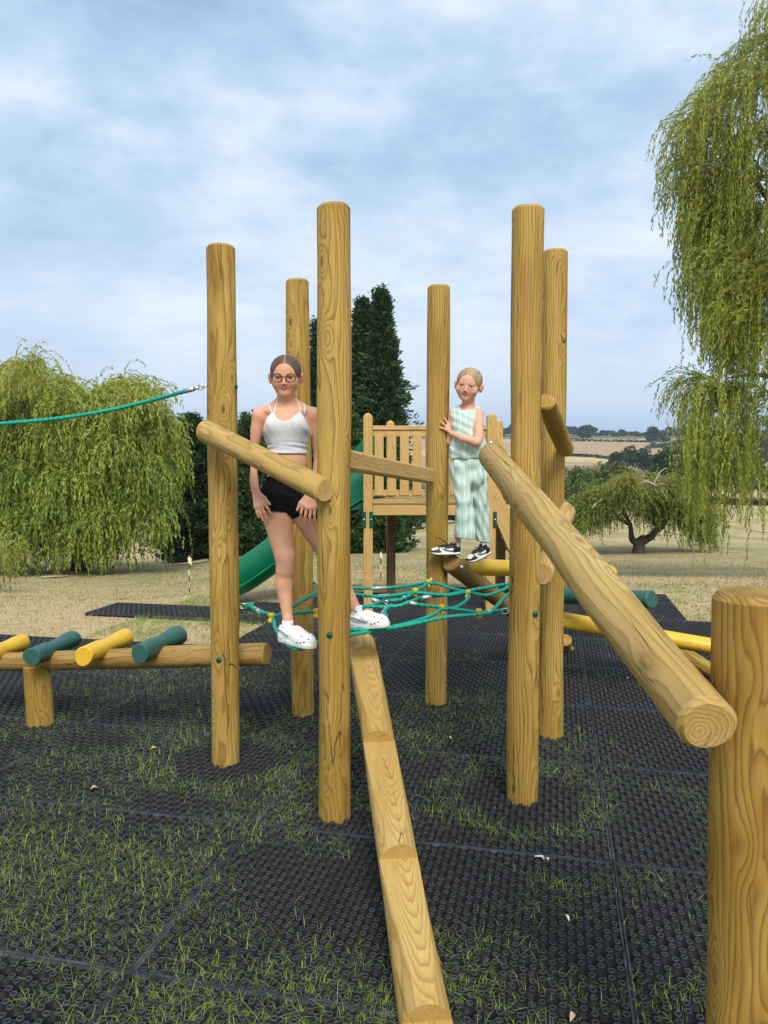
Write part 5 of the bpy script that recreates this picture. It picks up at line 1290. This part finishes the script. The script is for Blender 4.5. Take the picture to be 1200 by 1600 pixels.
# her right arm (left in the picture)
S.cap(g(405, 650, .025), g(393.5, 712, .045), .0335, .0265, .015); S.cap(g(393.5, 712, .045), g(392.5, 730, .035), .0275, .0290, .012); S.cap(g(392.5, 730, .035), g(399, 765, -.035), .0285, .0185, .012)
# her left arm
S.cap(g(491, 650, .025), g(499, 712, .05), .0335, .0265, .015); S.cap(g(499, 712, .05), g(499, 728, .03), .0275, .029, .012); S.cap(g(499, 728, .03), g(487, 768, -.085), .0285, .0185, .012)
# legs
S.cap(g(430, 786, .02), g(444, 868, -.06), .082, .048, .022); S.ell(g(447.5, 877, -.082), (.030, .028, .038), None, .02); S.cap(g(446, 868, -.06), g(446, 890, -.065), .046, .041, .02)
S.cap(g(445, 888, -.06), g(443.5, 913, -.055), .040, .0425, .02); S.cap(g(443.5, 913, -.055), g(449.5, 966, -.10), .0415, .0235, .02); S.cap(g(449.5, 966, -.10), g(449.5, 985, -.12), .0235, .024, .012)
S.cap(g(470, 786, .02), g(516, 866, .0), .082, .054, .022); S.cap(g(516, 866, .0), g(521, 884, .0), .052, .048, .02); S.cap(g(521, 884, .0), g(534, 912, .02), .045, .044, .02); S.cap(g(534, 912, .02), g(556, 952, .03), .042, .0265, .015)

# hands: palm, four fingers and thumb
def hand(wr, palm, kn, fingers, thumb, pr=.0125, fr=.0078):
    for q in kn: S.cap(wr, q, .0165, pr * .92, .008)
    for a, b in zip(kn, kn[1:]): S.cap(a, b, pr * .9, pr * .9, .006); S.cap((a + wr) / 2, (b + wr) / 2, pr * .95, pr * .95, .008)
    for q, f in zip(kn, fingers): finger(S, [q] + f, fr * 1.06, fr * .82)
    finger(S, thumb, fr * 1.5, fr * .92, .006)
hand(g(399, 765, -.035), None, [g(412.5, 786, -.085), g(408.5, 790, -.088), g(404, 792, -.086), g(400, 792, -.080)],
     [[g(419, 795, -.098), g(423.5, 803, -.094)], [g(413.5, 801, -.102), g(417, 811, -.098)], [g(407.5, 803, -.098), g(411, 813, -.094)], [g(402, 801, -.088), g(404.5, 808, -.086)]],
     [g(404, 771, -.055), g(413, 778, -.085), g(421.5, 788, -.096)])
hand(g(487, 768, -.085), None, [g(473.5, 789, -.112), g(479.5, 793, -.118), g(486, 794, -.118), g(492, 792, -.112)],
     [[g(470.5, 801, -.122), g(470, 809, -.112)], [g(477, 806, -.128), g(477, 817, -.118)], [g(484, 807, -.128), g(484.5, 819, -.118)], [g(491, 804, -.120), g(492, 814, -.112)]],
     [g(479, 775, -.098), g(469.5, 786, -.105), g(464.5, 797, -.112)])
head(S, hc, hR, hs, 1.0, 1.0, .95)
V, Q = S.mesh(); SK1 = (.68, .36, .225)
body = sdf_obj('body', V, Q, SKIN, girl, gb, skin_tint(V, hc, hR, hs, SK1), 1); print('girl body', len(V))
eyes(hc, hR, hs, girl, gb)
hair(hc, hR, hs, girl, gb, (.105, .058, .030), part=.002)
SG = S
def surf(S, px, py, d0, d1, off=0.0):
    ds = np.linspace(d0, d1, 160); P = np.array([arr(W(px, py, d)) for d in ds]); f = S.at(P); i = np.argmax(f < off)
    return Vector(P[i]) if f[i] < off else Vector(P[len(P) // 2])
# white crop top
def grid_xyz(S):
    return [S.lo[i] + S.h * np.arange(S.n[i]) for i in range(3)]
def cloth_from(lo, hi, h, prims, region, infl=.006, wr=None):
    C_ = Sdf(lo, hi, h); prims(C_); gx_, gy_, gz_ = grid_xyz(C_); X, Y, Z = np.meshgrid(gx_, gy_, gz_, indexing='ij', sparse=True)
    f = C_.f - infl
    if wr is not None: f = f - wr(X, Y, Z)
    f = np.maximum(f, region(X, Y, Z)).astype(np.float32); return C_, f
mpp = D0 / F; xc = g(448, 650)[0]
def yz(py, d=D0): return W(448, py, d).z
def top_prims(C_):
    C_.ell(g(449, 673, .02), (.113, .078, .125), None, .03); C_.ell(g(450, 722, .02), (.098, .068, .11), None, .03)
    C_.cap(g(425, 662, -.015), g(471, 662, -.015), .052, .052, .03)
def top_region(X, Y, Z):
    xp = 448 + (X - xc) / mpp
    ytop = np.interp(xp, [400, 409, 414, 421, 427, 430, 437, 447, 458, 466, 470, 477, 483, 489, 500], [690, 682, 668, 653, 644, 646, 656, 659.5, 656, 646, 643, 653, 668, 682, 690])
    zt = CH - (ytop - 724) * (D0 - .05) / F; zb = yz(709) + .0
    return np.maximum((Z - zt) * .8, (zb - Z))
wrk = lambda X, Y, Z: .0030 * np.exp(-((Z - yz(699)) / .022) ** 2) * np.sin(Z * 240 + 2.5 * np.sin(X * 19 + 1)) * (.45 + .55 * np.sin(X * 33 + Z * 50)) + .0022 * (Z < yz(705.5)) + .0015 * np.sin((X * 1.3 + Z) * 90) * np.exp(-((np.abs(X - xc) - .10) / .03) ** 2)
C_, f = cloth_from(g(398, 716, -.2), g(500, 635, .2), .0032, top_prims, top_region, .007, wrk); V, Q = C_.mesh(f)
tn = np.tile(np.array([.72, .72, .74]), (len(V), 1)) * (1 - .10 * vnoise(V[:, 0] * 140 + 50, V[:, 2] * 60 + 9, 1, 3))[:, None]
top_o = sdf_obj('crop_top', V, Q, CLOTH, girl, gb, tn, 1)
bm = bmesh.new()
for P_ in ([(428, 648), (429.5, 640), (432, 632), (433.5, 626), (436, 621)], [(470, 648), (469, 641), (467, 633), (464.5, 627), (462, 622)], [(426, 647), (423, 640), (420.5, 634), (418.5, 631)], [(476, 648), (476, 641), (475.5, 635), (475, 631)]):
    pts = [surf(SG, px, py, D0 - .2, D0 + .15, .0035) for px, py in P_]; bmt = bmesh.new(); tube(bmt, catmull(pts, 4), .0034, 6); from_bm('strap', bmt, WHITECL, top_o, loc=None) if False else None
    me = bpy.data.meshes.new('strap'); bmesh.ops.translate(bmt, verts=bmt.verts, vec=-gb_v); bmt.to_mesh(me); bmt.free(); me.materials.append(WHITECL); o = bpy.data.objects.new('strap', me); COL.objects.link(o); o.parent = top_o
bm.free()
# black shorts
def sh_prims(C_):
    C_.ell(g(450, 772, .025), (.134, .086, .085), None, .03); C_.ell(g(450, 742, .02), (.104, .070, .08), None, .03); C_.cap(g(430, 786, .02), g(444, 868, -.06), .083, .054, .022); C_.cap(g(470, 786, .02), g(516, 866, .0), .082, .054, .022)
def sh_region(X, Y, Z):
    xp = 448 + (X - xc) / mpp; yh = np.interp(xp, [395, 405, 430, 448, 453, 458, 470, 500, 520], [792, 797, 799, 800, 806, 812, 806, 812, 815]); zb = CH - (yh - 724) * (D0 - .06) / F
    return np.maximum(zb - Z, Z - yz(741))
C_, f = cloth_from(g(385, 822, -.2), g(530, 735, .2), .0035, sh_prims, sh_region, .006, lambda X, Y, Z: .0015 * np.sin(Z * 160 + X * 60) * np.cos(X * 40)); V, Q = C_.mesh(f)
sho = sdf_obj('shorts', V, Q, BLACKCL, girl, gb, None, 1)
def stroke(name, S, P_, r, mat, parent, d0, d1, off, base, seg=5):
    pts = [surf(S, px, py, d0, d1, off) for px, py in P_]; b_ = bmesh.new(); tube(b_, pts, r, seg); bmesh.ops.translate(b_, verts=b_.verts, vec=-Vector(base)); me = bpy.data.meshes.new(name); b_.to_mesh(me); b_.free(); me.materials.append(mat)
    o = bpy.data.objects.new(name, me); COL.objects.link(o); o.parent = parent; return o
for P_ in ([(418, 745), (420, 741)], [(420, 741), (423, 745)], [(425, 742), (427, 746)], [(427, 746), (430, 743)], [(432, 743), (432, 748)], [(435, 744), (438, 748)], [(444, 745), (444, 749)]):
    stroke('waistband_print', SG, P_, .0022, WHITECL, sho, D0 - .2, D0 + .1, .0075, gb)
# glasses
gl = None; bm = bmesh.new(); Tm = lambda x, y, z: Vector(hc + hR @ np.array([x, y, z]))
for sx in (-1, 1):
    ring = [Tm(sx * .0325 + .0225 * math.cos(t), -.090 + .006 * abs(math.cos(t) * sx * .5 + .5) ** 2, -.011 + .0195 * math.sin(t)) for t in np.linspace(0, 6.2832, 25)]
    b_ = bmesh.new(); tube(b_, ring, .0022, 6, cap=False); bmesh.ops.translate(b_, verts=b_.verts, vec=-gb_v); me = bpy.data.meshes.new('rim'); b_.to_mesh(me); b_.free(); me.materials.append(DARKP)
    if gl is None: gl = bpy.data.objects.new('glasses', bpy.data.meshes.new('glasses')); COL.objects.link(gl); gl.parent = girl
    o = bpy.data.objects.new('rim', me); COL.objects.link(o); o.parent = gl
tube(bm, [Tm(-.0105, -.0885, -.004), Tm(0, -.094, -.001), Tm(.0105, -.0885, -.004)], .0018, 6); bmesh.ops.translate(bm, verts=bm.verts, vec=-gb_v); bm.to_mesh(gl.data); bm.free(); gl.data.materials.append(DARKP)
for sx in (-1, 1):
    b_ = bmesh.new(); tube(b_, [Tm(sx * .054, -.086, -.006), Tm(sx * .070, -.05, -.006), Tm(sx * .079, .0, .002)], .002, 6); bmesh.ops.translate(b_, verts=b_.verts, vec=-gb_v); me = bpy.data.meshes.new('temple'); b_.to_mesh(me); b_.free(); me.materials.append(DARKP); o = bpy.data.objects.new('temple', me); COL.objects.link(o); o.parent = gl
# socks and clogs
def local_obj(name, V, Q, Rm, org, mat, parent, base, tint=None, sm=1):
    return sdf_obj(name, V @ np.array(Rm).T + org, Q, mat, parent, base, tint, sm)
def sock(a, b, r, parent, base, c_=None):
    q_ = b if c_ is None else c_; S_ = Sdf(np.minimum(np.minimum(a, b), q_) - .06, np.maximum(np.maximum(a, b), q_) + .06, .003); S_.cap(a, b, r, r * 1.04, .004)
    if c_ is not None: S_.cap(b, c_, r * .7, r * .6, .012)
    f = S_.f; X, Y, Z = np.meshgrid(*grid_xyz(S_), indexing='ij', sparse=True)
    f = np.maximum(f - .0006 * np.sin(Z * 700), Z - a[2]).astype(np.float32); V, Q = S_.mesh(f); return sdf_obj('sock', V, Q, WHITECL, parent, base, None, 1)
def clog(org, yaw, pitch, parent, base, s=1.0, mirror=1):
    S_ = Sdf((-.05, -.07, -.03), (.26, .07, .12), .0030)
    for x0, x1, r in ((.02, .10, .034), (.10, .19, .043)): S_.cap((x0, 0, .0), (x1, .0, .0), r, r * 1.02, .02)
    f0 = S_.f.copy(); X, Y, Z = np.meshgrid(*grid_xyz(S_), indexing='ij', sparse=True); sole = np.maximum(f0 - .002, np.maximum(Z - .010, -.016 - Z))
    U = Sdf((-.05, -.07, -.03), (.26, .07, .12), .0030); U.ell((.160, 0, .012), (.074, .046, .048), None, .01); U.ell((.105, 0, .024), (.058, .044, .058), None, .02); U.ell((.03, 0, .016), (.050, .039, .034), None, .02)
    up = np.maximum(U.f, -.004 - Z); up = np.maximum(up, -(np.sqrt(((X - .030) / .048) ** 2 + (Y / .031) ** 2 + ((Z - .070) / .045) ** 2) - 1) * .035)
    st = Sdf((-.05, -.07, -.03), (.26, .07, .12), .0030)
    pts = [(.085, .044, .040), (.055, .044, .052), (.020, .036, .058), (-.010, .0, .060), (.020, -.036, .058), (.055, -.044, .052), (.085, -.044, .040)]
    for a, b in zip(pts, pts[1:]): st.cap(a, b, .0075, .0075, .004)
    f = np.minimum(np.minimum(sole, up), st.f)
    for (hx, hy) in ((.20, .018), (.20, -.018), (.215, 0), (.178, .03), (.178, -.03), (.175, 0), (.150, .037), (.150, -.037), (.145, .015), (.145, -.015)):
        f = np.maximum(f, -(np.sqrt((X - hx) ** 2 + (Y - hy) ** 2) - .0048) + (Z < .02) * .1) if False else f
    V, Q = S_.mesh(f.astype(np.float32)); V = V * s; Rm = Rxyz(yaw, 0, 0) @ np.array(Matrix.Rotation(pitch, 3, 'Y'))
    o = local_obj('shoe', V, Q, Rm, org, RUBW, parent, base)
    for (hx, hy) in ((.212, .014), (.212, -.014), (.196, .030), (.196, -.030), (.176, .0385), (.176, -.0385), (.155, .0415), (.155, -.0415), (.19, 0), (.172, .017), (.172, -.017)):
        # find the surface of the upper from outside
        dz = np.array([0, hy * 1.2, .05]); dz /= np.linalg.norm(dz); best = None
        for t in np.linspace(.08, -.01, 60):
            p = np.array([hx, hy, .006]) + dz * t
            if U.at(p[None])[0] < 0: best = p; break
        if best is None: continue
        hp = best * s @ Rm.T + org; b_ = bmesh.new(); bmesh.ops.create_uvsphere(b_, u_segments=8, v_segments=6, radius=.0042); h_o = from_bm('vent_hole', b_, IRIS, None, True); h_o.parent = o; h_o.location = Vector(hp - base)
    return o
for a, b, c_ in ((g(449.5, 969, -.105), g(449.5, 988, -.125), g(462, 995, -.20)), (g(557, 946, .03), g(558, 966, .03), g(572, 968, -.03))):
    sk = sock(a, b, .0285, girl, gb, c_)
# clog soles stand on the ropes
f1 = arr(G(441, 1006, LF + .018)); f1 = arr(W(440.5, 996.5, 3.685)); clog(f1, math.atan2(-.125, .16), R(2), girl, gb, .93)
f2 = arr(W(550, 978, 3.86)); clog(f2, math.atan2(-.10, .17), R(-9), girl, gb, .93)
for P_ in ([(448.5, 974), (450, 976.5), (452.5, 976.8), (456, 974.8)], [(553, 953), (555, 955.5), (558, 955)]):
    pts = [Vector(arr(W(px, py, 3.70 - .0335)) if px < 500 else arr(W(px, py, 3.83 - .032))) for px, py in P_]; b_ = bmesh.new(); tube(b_, pts, [.0012] + [.0026] * (len(pts) - 2) + [.0012], 5); bmesh.ops.translate(b_, verts=b_.verts, vec=-gb_v); me = bpy.data.meshes.new('sock_logo'); b_.to_mesh(me); b_.free(); me.materials.append(BLK); o = bpy.data.objects.new('sock_logo', me); COL.objects.link(o); o.parent = sk

# ------------------------------------------------------------------ the little girl
D1 = 4.89
def h(px, py, dd=0.0): return arr(W(px, py, D1 + dd))
kb = h(735, 866); kb_v = Vector(kb)
kid = thing('person', 'small girl in a mint striped sleeveless top and trousers holding the back post', 'person', kb_v)
S = Sdf(h(680, 880, -.26), h(776, 566, .26), .0034)
kc = h(732.5, 601, -.01); kR = Rxyz(R(-16), R(5), R(10)); ks = 1.04
S.cap(h(733, 615, .01), h(730, 642, .02), .036, .042, .02)
S.ell(h(729, 665, .02), (.094, .072, .12), None, .03); S.ell(h(732, 705, .02), (.098, .075, .09), None, .03); S.ell(h(733, 728, .02), (.09, .07, .07), None, .03)
S.cap(h(722, 640, .03), h(710, 646, .03), .030, .030, .02); S.cap(h(738, 639, .03), h(747, 645, .02), .030, .032, .02)
S.cap(h(748, 646, .0), h(748, 684, -.085), .0315, .0265, .015); S.cap(h(748, 684, -.085), h(744, 691, -.115), .0265, .0275, .012); S.cap(h(744, 691, -.115), h(722, 684.5, -.105), .0265, .022, .012); S.cap(h(722, 684.5, -.105), h(707, 678, .005), .022, .017, .012)
S.cap(h(708, 647, .03), h(703, 690, .06), .030, .026, .015); S.cap(h(703, 690, .06), h(699, 700, .10), .025, .02, .012)
# legs inside the trousers, ankles showing
S.cap(h(724, 735, .03), h(726, 785, -.02), .042, .033, .02); S.cap(h(726, 785, -.02), h(713, 846, -.01), .032, .023, .02); S.cap(h(743, 735, .035), h(750, 787, .055), .042, .032, .02); S.cap(h(750, 787, .055), h(757, 848, .075), .031, .023, .02)
pd = D1 - .118
def hand2(wr, kn, fingers, thumb, pr=.0105, fr=.0064):
    for q in kn: S.cap(wr, q, .0145, pr, .007)
    for a, b in zip(kn, kn[1:]): S.cap(a, b, pr * .9, pr * .9, .005)
    for q, f_ in zip(kn, fingers): finger(S, [q] + f_, fr * 1.08, fr * .85, .0025)
    finger(S, thumb, fr * 1.4, fr * .9, .005)
hand2(h(706, 677, 0.026), [h(703.5, 663, 0.034), h(700.5, 664.5, 0.026), h(698, 667, 0.022), h(696.5, 671, 0.020)],
      [[h(702.5, 657, 0.038), h(701.5, 650.5, 0.044)], [h(697.8, 658.5, 0.024), h(694.5, 652.8, 0.022)], [h(693.5, 663, 0.018), h(689, 659.3, 0.014)], [h(692, 669.2, 0.016), h(687.2, 667.5, 0.011)]],
      [h(705, 672, 0.030), h(706.5, 665, 0.040), h(706.5, 658, 0.048)])
head(S, kc, kR, ks, 1.25, 1.25, 1.1)
V, Q = S.mesh(); SK2 = (.74, .41, .28)
sdf_obj('body', V, Q, SKIN, kid, kb, skin_tint(V, kc, kR, ks, SK2, lip=(.56, .25, .19), brow=(.46, .27, .16)), 1)
eyes(kc, kR, ks, kid, kb); hair(kc, kR, ks, kid, kb, (.38, .25, .125), bun=((.02, .10, .03), (.034, .03, .034)), cut=((0, -.100, -.044), (.069, .076, .104)))
SKD = S; mk = D1 / F
# mint striped linen
def stripes(V, warp=.5, seed=3):
    x = V[:, 0] + .006 * np.sin(V[:, 2] * 9) + .010 * (vnoise(V[:, 2] * 8 + 30, V[:, 0] * 2 + 30, 1, seed) - .5); ph = x / .0175
    s_ = .5 + .5 * np.sin(2 * np.pi * ph); w2 = (np.abs((ph * .5) % 1 - .5) < .10)
    fz = vnoise(V[:, 0] * 300 + 60, V[:, 2] * 300 + 60, 1, seed + 1)
    c = np.array([.46, .66, .55]) * (1 - s_[:, None]) + np.array([.60, .76, .68]) * s_[:, None]; c = np.where(w2[:, None], np.array([.74, .80, .76]), c); return c * (.86 + .22 * fz)[:, None]
def kt_prims(C_):
    C_.ell(h(728.5, 664, .02), (.094, .072, .12), None, .03); C_.ell(h(732, 706, .02), (.118, .088, .16), None, .04)
    C_.cap(h(720, 642, .03), h(711, 648, .03), .034, .036, .02); C_.cap(h(738, 640, .03), h(745, 645, .02), .033, .034, .02)
def kt_region(X, Y, Z):
    zb = W(730, 716.5, D1).z; xp = 730 + (X - h(730, 700)[0]) / mk; yt = np.interp(xp, [700, 712, 718, 722, 728, 734, 739, 744, 748, 754, 770], [640, 634, 632, 636, 637.5, 636, 631, 630, 632, 634, 640]); zt = CH - (yt - 724) * (D1 - .06) / F
    neck = np.minimum(-(np.sqrt(((X - h(730, 640)[0]) / .046) ** 2 + ((Y - D1 - .01) / .060) ** 2) - 1) * .04, Z - W(730, 640, D1 - .05).z)
    return np.maximum(np.maximum(zb - Z + .004 * np.sin(X * 70), Z - zt), neck)
fold = lambda X, Y, Z: .0035 * np.sin(X * 95 + 2.2 * np.sin(Z * 11)) * np.clip((W(730, 660, D1).z - Z) * 9, 0, 1) + .002 * np.sin(Z * 120 + X * 60)
C_, f = cloth_from(h(692, 724, -.2), h(776, 622, .22), .0036, kt_prims, kt_region, .004, fold)
A_ = Sdf(C_.lo, C_.lo + C_.h * (C_.n - 1), C_.h); A_.cap(h(752, 650, .01), h(754, 668, -.0), .034, .032, .004); m_ = min(A_.f.shape[0], f.shape[0]); 
V, Q = C_.mesh(f); ktop = sdf_obj('top', V, Q, CLOTH, kid, kb, stripes(V), 1)
def tr_prims(C_):
    C_.ell(h(733, 722, .02), (.100, .080, .07), None, .03); C_.ell(h(735, 745, .02), (.102, .080, .08), None, .03)
    C_.cap(h(720, 730, .01), h(725, 785, -.03), .062, .050, .012); C_.cap(h(725, 785, -.03), h(727, 838, -.03), .050, .064, .006)
    C_.cap(h(744, 730, .03), h(750, 785, .05), .064, .050, .012); C_.cap(h(750, 785, .05), h(755, 846, .09), .048, .048, .006)
def tr_region(X, Y, Z):
    xp = 733 + (X - h(733, 800)[0]) / mk; yh = np.interp(xp, [705, 712, 742, 746, 765], [836, 839, 842, 847, 850]); zb = CH - (yh - 724) * D1 / F; return np.maximum(zb - Z, Z - W(733, 714, D1).z)
fold2 = lambda X, Y, Z: .0045 * np.sin(X * 80 + 2.5 * np.sin(Z * 7) + Y * 40) + .003 * np.sin(Z * 60 + X * 50 + 3 * np.sin(X * 30))
C_, f = cloth_from(h(695, 860, -.22), h(778, 706, .24), .0036, tr_prims, tr_region, .004, fold2); V, Q = C_.mesh(f); ktr = sdf_obj('trousers', V, Q, CLOTH, kid, kb, stripes(V, seed=8), 1)
for P_ in ([(712, 719), (711, 727), (712, 734)], [(714, 719), (716, 726), (718, 733)]):
    pts = [Vector(h(px, py, -.088)) for px, py in P_]; b_ = bmesh.new(); tube(b_, pts, .0028, 5); bmesh.ops.translate(b_, verts=b_.verts, vec=-kb_v); me = bpy.data.meshes.new('drawstring'); b_.to_mesh(me); b_.free(); me.materials.append(WHITECL); o = bpy.data.objects.new('drawstring', me); COL.objects.link(o); o.parent = ktr
def sneaker(org, yaw, pitch, parent, base, s=1.0, loose=False):
    """black and white low trainer, toe along +X, sole at z = 0"""
    lo, hi, hh = (-.04, -.06, -.02), (.24, .06, .13), .003
    Bs = Sdf(lo, hi, hh); Bs.cap((.02, 0, .0), (.09, 0, 0), .031, .033, .02); Bs.cap((.09, 0, 0), (.155, 0, 0), .037, .035, .02); X, Y, Z = np.meshgrid(*grid_xyz(Bs), indexing='ij', sparse=True)
    Rm = Rxyz(yaw, 0, 0) @ np.array(Matrix.Rotation(pitch, 3, 'Y'))
    toe = .010 * np.clip((X - .13) / .06, 0, 1) ** 2
    out = np.maximum(Bs.f - .002, np.maximum(Z - .005 - toe, -Z + toe)); V, Q = Bs.mesh(out.astype(np.float32)); up_o = None
    U = Sdf(lo, hi, hh); U.ell((.150, 0, .018), (.048, .036, .030), None, .01); U.ell((.095, 0, .028), (.055, .034, .040), None, .02); U.ell((.035, 0, .030), (.046, .032, .042), None, .02); U.cap((.030, 0, .05), (.032, 0, .072), .030, .029, .012)
    up = np.maximum(U.f, .016 + toe - Z); open_ = np.sqrt(((X - .034) / .029) ** 2 + (Y / .019) ** 2) - 1; up = np.maximum(up, -np.maximum(open_ * .02, .052 - Z)); up = np.maximum(up, Z - .078 + .1 * np.clip(X - .03, 0, 1))
    V2, Q2 = U.mesh(up.astype(np.float32)); x, y, z = V2.T
    w_ = ((x > .142) & (x < .185) & (z > .034) & (np.abs(y) < .026)) | ((x > .045) & (x < .125) & (z > .018) & (z < .042 - .10 * (x - .085)) & (np.abs(y) > .016)) | ((x < .02) & (z > .055)) | ((x > .10) & (x < .135) & (np.abs(y) > .018) & (z < .05) & (z > .03))
    sw = (np.abs(z - (.027 + (x - .06) ** 2 * 5)) < .0045) & (x > .035) & (x < .12)
    w_ = w_ & ~sw
    T2 = np.where(w_[:, None], np.array([.80, .79, .77]), np.array([.013, .013, .014]))
    sh_o = local_obj('shoe', V2 * s, Q2, Rm, org, CLOTH2, parent, base, T2, 0)
    mid = np.maximum(Bs.f - .003, np.maximum(Z - .021 - toe, -Z + toe + .0052)); V3, Q3 = Bs.mesh(mid.astype(np.float32)); local_obj('midsole', V3 * s, Q3, Rm, org, PANELW, sh_o, base)
    local_obj('outsole', V * s, Q, Rm, org, BLK, sh_o, base)
    for k in range(4):
        xx = .080 + k * .017; zz_ = .072 - k * .0085; b_ = bmesh.new(); pts = [np.array([xx, yy, zz_ - 6 * yy * yy]) * s @ Rm.T + org - base for yy in (-.022, -.011, 0, .011, .022)]; tube(b_, [Vector(p) for p in pts], .0032, 5); me = bpy.data.meshes.new('lace'); b_.to_mesh(me); b_.free(); me.materials.append(BLK); o = bpy.data.objects.new('lace', me); COL.objects.link(o); o.parent = sh_o
    if loose:
        b_ = bmesh.new(); pts = [np.array(q) * s @ Rm.T + org - base for q in ((.085, 0, .074), (.10, .004, .090), (.125, 0, .105), (.15, -.004, .112))]; tube(b_, catmull([Vector(p) for p in pts], 4), .0032, 5); me = bpy.data.meshes.new('lace'); b_.to_mesh(me); b_.free(); me.materials.append(BLK); o = bpy.data.objects.new('lace', me); COL.objects.link(o); o.parent = sh_o
    return sh_o
CLOTH2 = tint_mat('trainer_leather', .5, 0, 0, 300, .4)
s1 = arr(W(717, 866.5, D1 - .02)); sneaker(s1, math.atan2(-.03, -.18), R(0), kid, kb, .98, True)
s2 = arr(W(764, 865, D1 + .06)); sneaker(s2, math.atan2(-.10, -.15), R(17), kid, kb, .98)
sock(h(713, 838, .0), h(713, 858, .0), .0275, kid, kb); sock(h(757, 842, .075), h(757.5, 860, .07), .0275, kid, kb)
